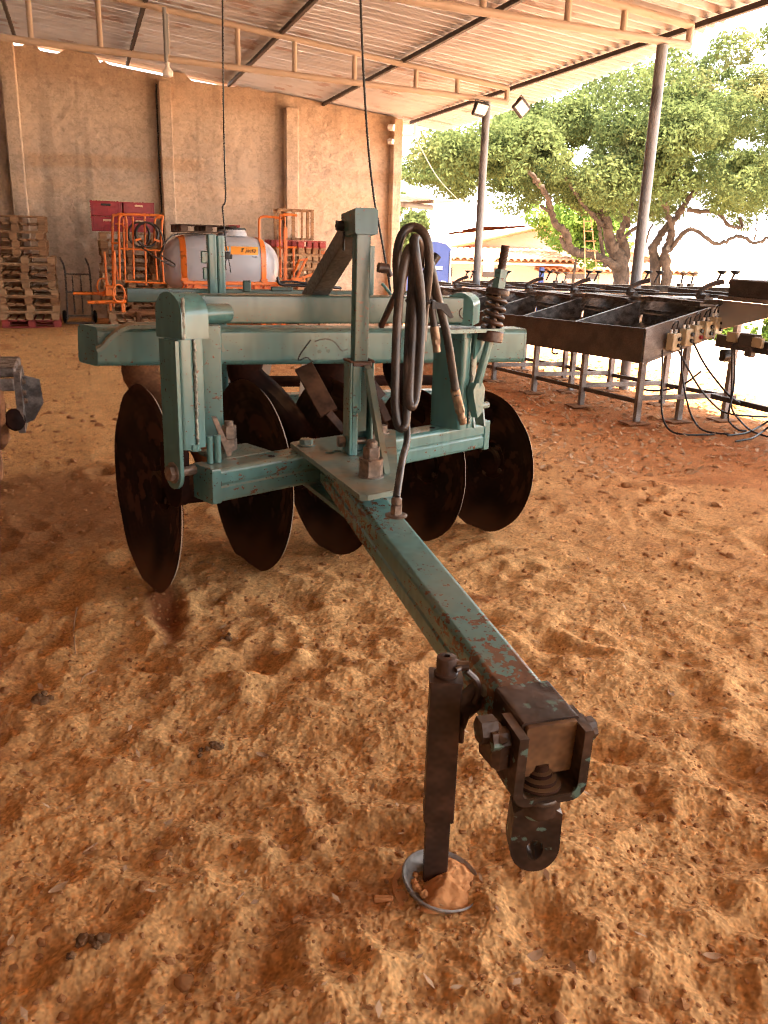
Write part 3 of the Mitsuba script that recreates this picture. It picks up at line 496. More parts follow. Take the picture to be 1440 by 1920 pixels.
# hoses
def hose(name, pts, r, n=9, mat_='m_hose'): return part(plough, name, tube(spline(pts, n), r, 12), mat_, 60)
ft = np.array([.772, 2.105, .585])
part(plough, 'hose_fitting', cat(lathe([(0, 0), (.030, 0), (.031, .004), (.026, .007), (.0, .007)], ft), hexa(ft + UP * .007, ft + UP * .032, .0165), lathe([(.012, .032), (.015, .036), (.015, .05), (.009, .056)], ft)), 'm_bolt', 30)
hose('hydraulic_hose', [(0.934, 2.600, 1.137), (0.930, 2.600, 1.202), (0.926, 2.600, 1.253), (0.932, 2.600, 1.305), (0.949, 2.600, 1.340), (0.977, 2.600, 1.352), (1.000, 2.580, 1.340), (1.015, 2.570, 1.308), (1.023, 2.570, 1.253), (1.025, 2.580, 1.188), (1.026, 2.600, 1.105), (1.023, 2.600, 1.004)], .0142)
hose('hydraulic_hose', [(1.007, 2.600, 1.235), (0.989, 2.570, 1.296), (0.966, 2.545, 1.319), (0.956, 2.530, 1.306), (0.962, 2.520, 1.253), (0.977, 2.520, 1.175), (0.985, 2.520, 1.079), (0.976, 2.500, 0.950), (0.962, 2.480, 0.853), (0.942, 2.460, 0.820), (0.935, 2.470, 0.847), (0.948, 2.500, 0.934), (0.962, 2.530, 1.078), (0.974, 2.570, 1.204), (0.979, 2.600, 1.267)], .0145)
hose('hydraulic_hose', [(0.987, 2.585, 1.267), (0.968, 2.570, 1.289), (0.947, 2.550, 1.287), (0.927, 2.530, 1.252), (0.913, 2.520, 1.182), (0.906, 2.520, 1.078), (0.898, 2.500, 0.951), (0.894, 2.480, 0.822), (0.903, 2.470, 0.761), (0.916, 2.460, 0.754), (0.929, 2.470, 0.789), (0.938, 2.500, 0.917), (0.953, 2.540, 1.044), (0.972, 2.580, 1.171), (0.989, 2.620, 1.251)], .0142)
hose('hydraulic_hose', [(0.990, 2.620, 1.002), (0.981, 2.600, 0.919), (0.947, 2.520, 0.796), (0.926, 2.450, 0.717), (0.857, 2.300, 0.693), (0.811, 2.200, 0.653), (0.775, 2.120, 0.616), (0.769, 2.105, 0.601)], .0112)
hose('hydraulic_hose', [(1.045, 2.660, 1.201), (1.060, 2.660, 1.235), (1.074, 2.660, 1.255), (1.086, 2.660, 1.271)], .0142)
hose('hydraulic_hose', [(1.051, 2.630, 1.248), (1.060, 2.630, 1.211), (1.095, 2.650, 1.123), (1.140, 2.670, 1.004), (1.177, 2.690, 0.876), (1.193, 2.690, 0.808)], .0142)
part(plough, 'hose_ferrule', cat(cyl((1.186, 2.690, 0.830), (1.208, 2.700, 0.772), .0165), hexa((1.208, 2.700, 0.772), (1.218, 2.705, 0.748), .0175), cyl((1.218, 2.705, 0.748), (1.233, 2.710, 0.705), .0135), cyl((1.227, 2.708, 0.725), (1.229, 2.709, 0.717), .016)), 'm_brass', 30)
hose('hydraulic_hose', [(1.056, 2.660, 1.193), (1.068, 2.660, 1.134), (1.089, 2.660, 1.032)], .0125)
part(plough, 'hose_ferrule', cat(cyl((1.086, 2.660, 1.046), (1.094, 2.660, 1.004), .0155), hexa((1.094, 2.660, 1.004), (1.096, 2.660, 0.988), .016), cyl((1.096, 2.660, 0.988), (1.100, 2.660, 0.962), .013)), 'm_brass', 30)
part(plough, 'cable_tie', cat(tube(np.array([(1.01 + .042 * math.cos(t), 2.60 + .05 * math.sin(t), 1.13) for t in np.linspace(0, 6.28, 20)]), .006, 6), prism([(0, 0), (.05, -.01), (.075, -.05), (.065, -.055), (.03, -.025), (0, -.025)], (1.03, 2.55, 1.135), (1, 0, 0), (0, 0, 1), .008)), 'm_black')
part(plough, 'hose_hanger', sq((1.0, 2.95, 1.02), (1.0, 2.62, 1.29), .02, .02), 'm_rust')
part(plough, 'sticker_edge', tube(spline([(0.867, 3.448, 0.917), (0.829, 3.448, 0.868), (0.816, 3.448, 0.844), (0.818, 3.448, 0.834), (0.849, 3.448, 0.846), (0.867, 3.448, 0.833), (0.883, 3.448, 0.824)], 3), .0022, 6), 'm_black')
part(plough, 'sticker_edge', tube(spline([(0.883, 3.448, 0.909), (0.912, 3.448, 0.919), (0.948, 3.448, 0.917), (0.974, 3.448, 0.902), (0.999, 3.448, 0.871), (1.024, 3.448, 0.879)], 3), .0014, 6), 'm_rust')
for p in ((0.903, 3.449, 0.869), (0.940, 3.449, 0.871)): part(plough, 'rivet', cyl((p[0], 3.452, p[2]), (p[0], 3.447, p[2]), .008, 10), 'm_teal_dark')
part(plough, 'scratch_mark', tube(spline([(1.360, 3.052, 1.078), (1.347, 3.050, 1.068), (1.346, 3.050, 1.054), (1.353, 3.050, 1.042), (1.363, 3.052, 1.036)], 4), .0022, 6), 'm_rust')
# ---------------------------------------------------------------- things along the back wall
def wood(a, b):
    def f(p, n, uv):
        g = fbm(p.x * 3 + 20 * noise(p.y * 3, p.z * 9), p.y * 5, p.z * 40, 3)
        return mix(a, b, g) * (.7 + .6 * noise(p.x * 1.7, p.y * 1.9, p.z * 8.5))
    return f
mat('m_wood', wood((.18, .09, .040), (.40, .23, .115)), .8)
mat('m_wood_pale', wood((.30, .17, .085), (.54, .35, .19)), .8)
mat('m_wood_dark', wood((.055, .035, .025), (.14, .085, .055)), .85)
mat('m_wood_red', wood((.26, .035, .03), (.42, .07, .055)), .7)
mat('m_crate', lambda p, n, uv: mix((.27, .015, .022), (.38, .03, .036), fbm(p.x * 6, p.y * 6, p.z * 6, 3)) * (.8 + .3 * noise(p.x * 25, p.y * 25, p.z * 25)), .4)
mat('m_orange', lambda p, n, uv: mix((.68, .15, .015), (.80, .21, .03), fbm(p.x * 4, p.y * 4, p.z * 4, 3)) * (1 - .45 * smoothstep(.62, .7, fbm(p.x * 18, p.y * 18, p.z * 18, 3))), .38)
mat('m_tank', lambda p, n, uv: mix((.36, .36, .38), (.46, .46, .475), fbm(p.x * 2, p.y * 2, p.z * 3, 3)) * (1 - .25 * smoothstep(.55, .8, fbm(p.x * 5, p.y * 5, p.z * 2.5 + 3, 4))), .35)
mat('m_decal', (.85, .32, .04), .4)
mat('m_grey', (.20, .20, .20), .45)
mat('m_steel_grey', rust((.13, .12, .115), (.22, .21, .20), 18, .3), .4, metal=.3)
mat('m_white', (.72, .70, .66), .5)
mat('m_label', (.62, .42, .28), .6)
PW, PD, PH = .80, .95, .1095
proto = {'slat': mikit.ply(cbox((0, 0, 0), (.088, PD, .016), .002), 'm_wood'), 'block': mikit.ply(cbox((0, 0, 0), (.10, .12, .072), .003), 'm_wood'), 'runner': mikit.ply(cbox((0, 0, 0), (PW, .10, .017), .002), 'm_wood')}
def pallet(x, y, z, rz, mt, label, group, flip=False, tilt=0.0, mt2=None):
    """a wooden pallet, front edge centre at (x, y), underside at z"""
    t = thing('pallet', label, 'pallet', group)
    B = T().translate([x, y + PD / 2, z + PH / 2]).rotate([0, 0, 1], rz).rotate([1, 0, 0], tilt + (180 if flip else 0))
    def one(kind, m_, X, Y, Z):
        k = nm(t + '__' + kind); scene[k] = {**proto[kind], 'bsdf': {'type': 'ref', 'id': m_}, 'to_world': B.translate([X, Y, Z])}
    for i in range(7): one('slat', mt, -PW / 2 + .046 + i * (PW - .092) / 6, rng.uniform(-.012, .012), PH / 2 - .009)
    for i in range(3):
        one('runner', mt, 0, -PD / 2 + .06 + i * (PD - .12) / 2, -PH / 2 + .0095)
        for j in range(3): one('block', mt2 or mt, -PW / 2 + .055 + i * (PW - .11) / 2, -PD / 2 + .065 + j * (PD - .13) / 2, .0005)
    return t
ORD = ['bottom', 'second', 'third', 'fourth', 'fifth', 'sixth', 'seventh', 'eighth', 'ninth', 'tenth', 'eleventh', 'twelfth', 'thirteenth', 'top']
WM = ['m_wood', 'm_wood_pale', 'm_wood', 'm_wood_pale', 'm_wood']
for i in range(14):
    w = WM[(i * 3 + i // 4) % 5]; red = i == 0
    pallet(-.775 + (-.02 if 5 < i < 9 else 0) + (-.09 if i > 8 else 0) + rng.uniform(-.025, .025) + .02, 13.45 + rng.uniform(-.03, .03), i * PH, rng.uniform(-1, 1), 'm_wood_red' if red else w,
        'red painted pallet at the very bottom of the tall left stack' if red else f'weathered wooden pallet, {ORD[i] + (" from the bottom" if 0 < i < 13 else "most")} in the tall stack at the left wall', 'pallets of the left stack', flip=bool(i % 2))
ORD2 = ORD[:11] + ['top']
for i in range(12):
    pallet(.66 + rng.uniform(-.03, .03) + (.05 if i < 3 else 0), 13.35 + rng.uniform(-.03, .03), i * .1125 + .0, rng.uniform(-1.5, 1.5), WM[(i * 2 + 1) % 5],
        f'wooden pallet, {ORD2[i] + (" from the bottom" if 0 < i < 11 else "most")} in the stack that carries the red crates', 'pallets under the red crates', flip=bool(i % 2))
ORD3 = ORD[:11] + ['top']
for i in range(12):
    red = i == 11
    pallet(3.27 + rng.uniform(-.03, .03), 13.62 + rng.uniform(-.03, .03), i * PH, rng.uniform(-1.5, 1.5), 'm_wood_red' if red else WM[(i * 2) % 5],
        'red painted pallet on top of the stack right of the grey tank' if red else f'wooden pallet, {ORD3[i] + (" from the bottom" if i else "most")} in the stack right of the grey tank', 'pallets right of the tank', flip=bool(i % 2))
# upright slatted crate standing on the red pallet
u = thing('slatted_crate', 'brown upright slatted wooden crate standing on the red pallet by the wall', 'crate')
for x in (3.03, 3.26, 3.40, 3.57): part(u, 'upright', cbox((x, 14.15, 1.555), (.055 if x != 3.40 else .03, .02, .47), .003), 'm_wood')
for x in (3.03, 3.57): part(u, 'upright', cbox((x, 14.45, 1.555), (.05, .03, .47), .003), 'm_wood')
for y, z in ((14.17, 1.775), (14.17, 1.335), (14.44, 1.775), (14.3, 1.335)): part(u, 'rail', cbox((3.30, y, z), (.60, .02, .035), .003), 'm_wood')
for x in (3.05, 3.55): part(u, 'rail', cbox((x, 14.31, 1.77), (.03, .26, .03), .003), 'm_wood')
# red crates
def crate(x, y, z, rz, label, mark):
    t = thing('plastic_crate', label, 'crate', 'red crates on the pallets')
    w, d, h = .435, .34, .205; R = Rz(rz); o = np.array([x, y, z]); ms = []
    def b(c, s): return cbox(o + R @ np.array(c), s, .003, R)
    part(t, 'body', cat(b((0, 0, .012), (w - .02, d - .02, .012)), *[b((0, s * (d / 2 - .012), h / 2), (w - .02, .008, h - .01)) for s in (-1, 1)], *[b((s * (w / 2 - .012), 0, h / 2), (.008, d - .02, h - .01)) for s in (-1, 1)]), 'm_crate')
    part(t, 'rim', cat(*[b((0, s * (d / 2 - .008), h - .012), (w, .016, .022)) for s in (-1, 1)], *[b((s * (w / 2 - .008), 0, h - .012), (.016, d - .034, .022)) for s in (-1, 1)]), 'm_crate')
    for s in (-1, 1):
        for q in (.0, .028): part(t, 'corner_rib', b((s * (w / 2 - .012 - q), -d / 2 + .004, h / 2 - .008), (.012, .018, h - .03)), 'm_crate')
    part(t, 'rib', cat(*[b((-.13 + .052 * k, -d / 2 + .010, .055), (.006, .012, .10)) for k in range(6)], *[b((0, -d / 2 + .011, .03 + .03 * k), (w - .07, .010, .005)) for k in range(3)], b((0, -d / 2 + .010, .135), (w - .07, .012, .008))), 'm_crate', label='raised grid of ribs on the front')
    part(t, 'hand_hole' if mark == 'm_black' else 'label_plate', b((0, -d / 2 + .006, .155), (.13 if mark == 'm_black' else .11, .012, .028)), mark)
    return t
crate(.385, 13.5, 1.352, 0, 'red plastic crate at lower left of the four, with an orange label', 'm_label')
crate(.825, 13.52, 1.352, 1.5, 'red plastic crate at lower right of the four, behind the hose reel', 'm_label')
crate(.385, 13.5, 1.559, -1, 'red plastic crate at upper left of the four, with a dark hand hole', 'm_black')
crate(.825, 13.54, 1.559, 2, 'red plastic crate at upper right of the four, with a pale plate', 'm_label')
# hand truck
h = thing('hand_truck', 'grey steel hand truck leaning on the wall beside the pallets', 'hand truck')
for s, x0 in ((0, -.26), (1, .10)): part(h, 'rail', tube(spline([(x0, 14.05, .06), (x0 + .01, 14.3, .5), (x0 + .005, 14.42, .80), (x0 - .04, 14.30, .96)], 6), .014, 8), 'm_steel_grey', 40)
for z, y in ((.12, 14.1), (.46, 14.28), (.72, 14.38)): part(h, 'crossbar', cyl((-.26, y, z), (.10, y, z), .011, 8), 'm_steel_grey', 40)
for x in (-.15, -.03): part(h, 'crossbar', cyl((x, 14.12, .14), (x, 14.38, .72), .009, 8), 'm_steel_grey', 40)
part(h, 'toe_plate', cbox((-.08, 13.96, .03), (.42, .20, .012)), 'm_steel_grey')
for x in (-.30, .14):
    part(h, 'wheel', lathe([(.0, -.03), (.05, -.03), (.08, -.025), (.10, 0), (.08, .025), (.05, .03), (0, .03)], (x, 14.18, .10), (1, 0, 0), 20), 'm_black', 40)
# orange lift frame with hose reel, standing on pallets
f = thing('lift_frame', 'orange tubular sprayer frame with a coiled black hose, on pallets left of the tank', 'sprayer frame')
def rod(pts, r=.016, nn=5, name='frame_tube', m_='m_orange', o=None): return part(f if o is None else o, name, tube(spline(pts, nn), r, 9), m_, 50)
rod([(0.380, 12.750, 0.357), (0.435, 12.750, 1.451), (0.483, 12.750, 1.562), (0.581, 12.750, 1.580), (0.618, 12.750, 1.492), (0.602, 12.750, 1.109)])
rod([(0.482, 12.600, 0.725), (0.512, 12.600, 1.452), (0.546, 12.600, 1.555), (0.629, 12.600, 1.578), (1.047, 12.600, 1.580), (1.088, 12.600, 1.555), (1.078, 12.600, 1.485), (1.052, 12.600, 1.228)])
rod([(0.552, 12.600, 0.726), (0.571, 12.600, 1.522)], .014)
rod([(1.060, 12.600, 1.554), (0.988, 12.600, 1.523), (0.959, 12.600, 1.225)], .014)
for (a, b) in (((0.493, 12.600, 1.137), (1.082, 12.600, 1.124)), ((0.543, 12.600, 0.705), (1.084, 12.600, 0.691)), ((0.697, 12.600, 1.554), (0.665, 12.600, 0.742)), ((0.852, 12.620, 1.574), (0.825, 12.620, 0.658)), ((1.052, 12.600, 1.228), (1.062, 12.600, 0.698)), ((0.475, 12.700, 1.452), (0.546, 12.600, 1.453)), ((0.457, 12.700, 0.720), (0.425, 12.700, 1.106)), ((0.980, 12.750, 1.119), (0.989, 12.750, 0.726)), ((0.397, 12.700, 1.209), (0.487, 12.700, 1.204))): rod([a, b], .013)
part(f, 'upright_bar', sq((0.400, 12.500, 0.588), (0.432, 12.500, 1.109), .03, .03), 'm_orange', 30)
part(f, 'upright_bar', sq((0.306, 12.650, 0.578), (0.305, 12.650, 1.090), .03, .03), 'm_orange', 30)
part(f, 'base_box', cat(cbox((.83, 12.68, .592), (.50, .22, .055), .006), cbox((.83, 12.58, .54), (.52, .06, .06), .006)), 'm_orange', 30)
part(f, 'base_tray', prism([(-.28, 0), (.28, 0), (.30, .02), (.30, -.045), (-.28, -.045)], (.83, 12.70, .525), (1, 0, 0), (0, 0, 1), .36), 'm_orange', 30)
part(f, 'side_arm', cat(cyl((0.038, 12.350, 0.441), (0.538, 12.350, 0.458), .022, 12), cbox((0.492, 12.350, 0.374), (.05, .05, .12), .006), cbox((0.331, 12.500, 0.376), (.03, .10, .10), .006)), 'm_orange', 40)
part(f, 'side_arm', cat(cyl((-0.139, 12.750, 0.532), (0.328, 12.750, 0.537), .020, 12), cyl((0.185, 12.700, 0.517), (0.366, 12.700, 0.612), .016, 10)), 'm_orange', 40)
part(f, 'pivot_block', cbox((0.346, 12.550, 0.585), (.14, .12, .14), .01), 'm_orange', 30)
for (cx, cy, Y) in ((224, 550, 12.3), (194, 538, 12.7)):
    c = np.array((0.446, 12.300, 0.565) if cx == 224 else (0.255, 12.700, 0.625)); a = np.linspace(0, 2 * np.pi, 33)
    part(f, 'ring', tube(np.stack([c[0] + .075 * np.cos(a), c[1] + .03 * np.cos(a), c[2] + .115 * np.sin(a)], -1), .011, 8, False), 'm_orange', 50)
c = np.array((0.862, 12.450, 1.327)); a = np.linspace(0, 2 * np.pi * 4, 120)
part(f, 'hose_coil', tube(np.stack([c[0] + (.145 - .006 * np.sin(a * .25)) * np.cos(a), c[1] + a * .006, c[2] + .155 * np.sin(a)], -1), .014, 8), 'm_hose', 60)
c2 = np.array((0.777, 12.750, 1.324)); part(f, 'hose_coil', tube(np.stack([c2[0] + .14 * np.cos(a), c2[1] + a * .005, c2[2] + .16 * np.sin(a)], -1), .013, 8), 'm_hose', 60)
for t in (-.4, 3.5): part(f, 'coil_clip', cbox(c + np.array([.13 * math.cos(t), -.02, .13 * math.sin(t) - .02]), (.08, .03, .03), .004, np.array([[math.cos(t), 0, -math.sin(t)], [0, 1, 0], [math.sin(t), 0, math.cos(t)]])), 'm_orange')
rod([(0.929, 12.500, 1.479), (1.022, 12.400, 1.400), (1.073, 12.450, 1.195), (1.014, 12.500, 1.054)], .012, 6, 'hose', 'm_hose')
rod([(0.794, 12.500, 1.153), (0.935, 12.400, 1.054), (1.086, 12.400, 0.967), (1.185, 12.420, 0.920), (1.204, 12.450, 0.954), (1.049, 12.500, 1.055), (1.038, 12.500, 1.124), (1.130, 12.500, 1.266), (1.249, 12.600, 1.338), (1.469, 12.620, 1.359), (1.761, 12.620, 1.354)], .010, 6, 'hose', 'm_hose')
# grey tank
tk = thing('sprayer_tank', 'grey plastic sprayer tank with orange straps and orange base, lettered on its side', 'tank')
TX, TY, TZ, TL_, TR, TH_ = 1.92, 13.13, .93, .86, .50, .435
def tr(u): return (1 - np.abs(u) ** 3.4) ** (1 / 2.3)
def tank_pt(u, a, s=1.0):
    c, q = np.cos(a), np.sin(a); e = .72
    return np.stack([TX + u * TL_, TY + s * TR * tr(u) * np.sign(c) * np.abs(c) ** e, TZ + s * TH_ * tr(u) * np.sign(q) * np.abs(q) ** e], -1)
U, A = np.meshgrid(np.sin(np.linspace(-np.pi / 2, np.pi / 2, 41)), np.linspace(0, 2 * np.pi, 49)[:-1], indexing='ij')
V = tank_pt(U, A).reshape(-1, 3); i, j = np.meshgrid(np.arange(40), np.arange(48), indexing='ij'); j2 = (j + 1) % 48; a_, b_, c_, d_ = i * 48 + j, i * 48 + j2, (i + 1) * 48 + j2, (i + 1) * 48 + j
part(tk, 'shell', mesh(V, np.vstack([np.stack([a_, b_, c_], -1).reshape(-1, 3), np.stack([a_, c_, d_], -1).reshape(-1, 3)])), 'm_tank', True)
for u0 in (-.655, .66):
    aa = np.linspace(np.pi * 1.13, np.pi * .42, 26); m0 = []
    for s in (1.012, 1.030):
        for du in (-.045, .045): m0.append(tank_pt(np.full(26, u0 + du) - .06 * (u0 > 0) * np.sin(aa) * 0, aa, s))
    i = np.arange(25); V = np.vstack(m0); F = []
    for p_, q_ in ((0, 1), (1, 3), (3, 2), (2, 0)): F += [np.stack([p_ * 26 + i, q_ * 26 + i, q_ * 26 + i + 1], 1), np.stack([p_ * 26 + i, q_ * 26 + i + 1, p_ * 26 + i + 1], 1)]
    part(tk, 'strap', mesh(V, np.vstack(F)), 'm_orange', 40)
    ft_ = tank_pt(np.array([u0]), np.array([np.pi * 1.10]), 1.02)[0]; part(tk, 'strap_foot', cat(cbox(ft_ + np.array([0, -.02, -.02]), (.10, .03, .05), .004), cyl(ft_ + np.array([0, -.02, -.10]), ft_ + np.array([0, -.02, 0]), .014, 8)), 'm_orange', 30)
part(tk, 'neck', lathe([(.21, .0), (.205, .05), (.19, .06), (.19, .085), (0, .085)], (2.10, 13.05, TZ + TH_ - .02), n=36), 'm_tank', 40)
part(tk, 'lid', lathe([(.20, 0), (.20, .022), (.17, .03), (0, .034)], (2.10, 13.05, TZ + TH_ + .066), n=36), 'm_black', 40)
part(tk, 'base_frame', cat(cbox((2.02, 12.66, .70), (1.38, .06, .05), .006), cbox((2.02, 12.70, .60), (1.36, .02, .17), .003), *[cbox((x, 12.665, .60), (.045, .05, .16), .004) for x in (1.40, 1.50, 1.72, 2.36, 2.50, 2.64)], cbox((2.02, 13.6, .70), (1.38, .06, .05)), cbox((1.36, 13.15, .66), (.05, .9, .08)), cbox((2.68, 13.15, .66), (.05, .9, .08))), 'm_orange', 30)
part(tk, 'leg', cbox((1.38, 12.72, .28), (.07, .07, .56)), 'm_orange'); part(tk, 'leg', cbox((2.64, 12.72, .28), (.07, .07, .56)), 'm_orange')
part(tk, 'leg', cbox((1.38, 13.58, .33), (.07, .07, .66)), 'm_orange'); part(tk, 'leg', cbox((2.64, 13.58, .33), (.07, .07, .66)), 'm_orange')
part(tk, 'tag', cbox((2.06, 12.682, .605), (.05, .012, .05)), 'm_white')
def on_tank(x, z, off):
    u = np.clip((np.asarray(x) - TX) / TL_, -.99, .99); q = np.clip((np.asarray(z) - TZ) / (TH_ * tr(u)), -.999, .999)
    q = np.abs(q) ** (1 / .72); c = np.sqrt(np.maximum(1 - q ** 2, 0)) ** .72
    return np.stack([np.asarray(x), TY - TR * tr(u) * c - off, np.asarray(z)], -1)
def decal(poly_or_mesh, off, name, m_, thick=.0012):
    m = poly_or_mesh; v = m.vertices; return part(tk, name, mesh(on_tank(v[:, 0], v[:, 1], off + v[:, 2]), m.faces), m_, False)
def grid_poly(x0, x1, z0, z1, sl=.0, n=16):
    xs_, zs = np.meshgrid(np.linspace(x0, x1, n), np.linspace(z0, z1, 6), indexing='ij'); v = np.stack([xs_ + (zs - z0) * sl, zs, 0 * zs], -1).reshape(-1, 3)
    i, j = np.meshgrid(np.arange(n - 1), np.arange(5), indexing='ij'); a = i * 6 + j; F = np.vstack([np.stack([a, a + 6, a + 7], -1).reshape(-1, 3), np.stack([a, a + 7, a + 1], -1).reshape(-1, 3)])
    return mesh(v, F)
decal(grid_poly(2.005, 2.40, 1.095, 1.205, .12), .003, 'decal', 'm_decal'); decal(grid_poly(1.88, 1.985, 1.145, 1.205, .1, 6), .003, 'decal', 'm_decal')
def flat_text(s, hgt, x, z, slant=0.0, bold=True):
    m = meshkit.text_mesh(s, hgt, .002, bold); v = np.array(m.vertices); v[:, 0] += v[:, 1] * slant; v[:, 2] = -v[:, 2] ; v += [x, z, 0]; return mesh(v, m.faces)
decal(flat_text('jacto', .050, 2.215, 1.13, .25), .006, 'lettering', 'm_black')
for k in range(3):
    for q in range(2): decal(mesh(np.array([[0, 0, 0], [.016, .004, 0], [.018, .018, 0], [.002, .014, 0]]) + [2.165 + .015 * q - .004 * k, 1.168 - .017 * k, 0], [[0, 1, 2], [0, 2, 3]]), .006, 'emblem', 'm_black')
decal(flat_text('Condor', .020, 2.305, 1.060, .2, False), .003, 'lettering', 'm_black')
dk = pallet(1.72, 12.85, TZ + TH_ + .012, 3, 'm_wood_dark', 'dark weathered pallet lying across the top of the grey tank', None); labels[dk].pop('group', None)
k = thing('red_lid', 'small red plastic lid lying on top of the tank neck', 'lid'); put(k, cbox((2.11, 12.95, TZ + TH_ + .115), (.17, .10, .03), .01), 'm_crate')
# orange boom frame right of the tank
f2 = thing('boom_frame', 'orange tubular boom frame standing right of the grey tank', 'sprayer frame')
rd = lambda pts, r=.017, nn=5: rod(pts, r, nn, 'frame_tube', 'm_orange', f2)
rd([(2.465, 12.900, 1.265), (2.470, 12.900, 1.552), (2.486, 12.900, 1.603), (2.548, 12.900, 1.628), (2.791, 12.900, 1.615)]); rd([(2.755, 12.800, 0.788), (2.753, 12.800, 1.568), (2.785, 12.800, 1.649), (2.863, 12.800, 1.667), (2.997, 12.800, 1.657)], .018)
part(f2, 'mast', sq((2.816, 12.750, 0.715), (2.820, 12.750, 1.482), .05, .05), 'm_orange', 30); rd([(2.820, 12.750, 1.482), (2.805, 12.750, 1.634), (2.769, 12.800, 1.590)], .013)
for (a, b) in (((2.703, 12.800, 1.206), (2.993, 12.750, 1.214)), ((2.937, 12.750, 1.213), (2.944, 12.750, 0.778)), ((2.768, 12.750, 0.737), (2.992, 12.750, 0.756))): rd([a, b], .014)
part(f2, 'hinge', cat(sq((2.964, 12.700, 0.758), (3.116, 12.700, 1.054), .05, .03), sq((3.013, 12.700, 1.037), (3.140, 12.700, 1.055), .03, .03), sq((2.952, 12.750, 0.869), (3.013, 12.700, 1.037), .03, .03), cbox((2.996, 12.700, 0.758), (.20, .06, .06), .008)), 'm_orange', 30)
part(f2, 'folded_boom', cat(sq((3.037, 12.700, 0.781), (3.319, 12.700, 0.877), .04, .04), sq((3.376, 12.800, 1.156), (3.490, 12.800, 1.136), .05, .04)), 'm_orange', 30)
part(f2, 'base', cat(cbox((2.80, 12.85, .55), (.36, .10, .05)), cbox((2.80, 12.85, .28), (.06, .06, .50)), cbox((2.80, 12.9, .02), (.4, .5, .04))), 'm_orange')
rod([(2.644, 12.500, 0.799), (2.690, 12.500, 0.703), (2.949, 12.500, 0.692), (3.268, 12.500, 0.681), (3.621, 12.600, 0.657)], .022, 5, 'hose', 'm_black', f2)
rod([(2.659, 12.500, 0.725), (2.831, 12.500, 0.743), (3.108, 12.500, 0.717), (3.375, 12.600, 0.685)], .016, 5, 'hose', 'm_black', f2)
# implement at the left edge of the picture
L = thing('implement', 'dusty steel implement partly cut off by the left edge of the photograph', 'implement')
part(L, 'top_box', cat(cbox((-.62, 4.7, .655), (.56, .42, .05), .008), cbox((-.62, 4.47, .60), (.54, .02, .06), .004)), 'm_tray')
part(L, 'top_recess', cbox((-.66, 4.62, .682), (.40, .20, .004), .001), 'm_black')
part(L, 'side_plate', prism([(0, .06), (.24, .06), (.33, -.02), (.33, -.14), (.20, -.24), (0, -.24)], (-.335, 4.47, .60), (0, 1, 0), (0, 0, 1), .03), 'm_tray', 25)
part(L, 'side_guard', prism([(0, .03), (.09, .0), (.10, -.12), (.05, -.20), (0, -.22)], (-.33, 4.60, .60), (1, .3, 0), (0, 0, 1), .018), 'm_tray', 25)
for z, y in ((.60, 4.55), (.55, 4.52), (.55, 4.66), (.50, 4.58)): part(L, 'bolt', bolt((-.318, y, z), (1, 0, 0), .012, .012), 'm_bolt')
part(L, 'dirt_cheek', cat(wobble(cbox((-.45, 4.46, .50), (.10, .10, .18), .02).subdivide().subdivide(), .012, 14), wobble(cbox((-.47, 4.55, .36), (.14, .2, .16), .03).subdivide().subdivide(), .012, 12), wobble(cbox((-.50, 4.6, .22), (.09, .12, .26), .02).subdivide().subdivide(), .008, 12)), 'm_dirt_steel', 30)
part(L, 'disc_blade', lathe([(0, .02), (.05, .01), (.055, 0), (.05, -.01), (0, -.02)], (-.36, 4.46, .43), (.55, -.8, .2), 24), 'm_disc', 30)
part(L, 'hood', cbox((-1.95, 4.75, .40), (2.0, 1.3, .62), .05), 'm_tray'); part(L, 'frame_leg', cat(cbox((-.86, 4.7, .33), (.09, .09, .66)), cbox((-.86, 4.7, .03), (.30, .25, .05))), 'm_tray')
part(L, 'tine', cat(sq((-.56, 3.93, .01), (-.50, 3.96, .09), .07, .05, .01), sq((-.50, 3.96, .09), (-.7, 4.5, .45), .05, .05, .01)), 'm_tray')
# things hanging in the shed
def cable(key, pts, r, lab, n=8, mt='m_black', cat_='cable'):
    k = thing(key, lab, cat_); put(k, tube(spline(pts, n), r, 7), mt, 60); return k
c1 = cable('hanging_cable', [(1.100, 7.000, 3.147), (1.091, 7.000, 2.669), (1.083, 7.000, 2.242), (1.081, 7.000, 1.872), (1.082, 7.000, 1.598), (1.060, 7.000, 1.543), (1.059, 7.000, 1.489), (1.074, 7.000, 1.274), (1.081, 7.000, 1.214)], .006, 'thin dark cable hanging from the roof in front of the tank, ending in a switch')
sw = thing('pendant_switch', 'small black pendant switch with two loose wire ends, hanging before the tank', 'switch'); o = np.array((1.084, 7.000, 1.178))
part(sw, 'body', cbox(o, (.042, .035, .058), .006), 'm_black'); part(sw, 'knob', cbox(o + [.030, 0, -.008], (.018, .02, .034), .004), 'm_black')
for s in (-1, 1): part(sw, 'wire_end', tube(spline([o + [s * .008, 0, -.03], o + [s * .016, 0, -.06], o + [s * .018 + .006, 0, -.11 - .02 * (s > 0)]], 4), .0045, 6), 'm_black')
cable('hanging_cable', [(2.123, 7.000, 3.264), (2.155, 7.000, 2.767), (2.185, 7.000, 2.398), (2.225, 7.000, 2.015), (2.280, 7.000, 1.658), (2.337, 7.000, 1.414), (2.385, 7.000, 1.205), (2.446, 7.000, 0.927), (2.473, 7.000, 0.685)], .009, 'thicker black cable hanging from the roof behind the plough mast')
lp = thing('pendant_lamp', 'white ribbed lamp holder on a conduit hanging at the wall', 'lamp'); o = np.array((1.072, 10.900, 3.170)); ox, oz = o[0], o[2]
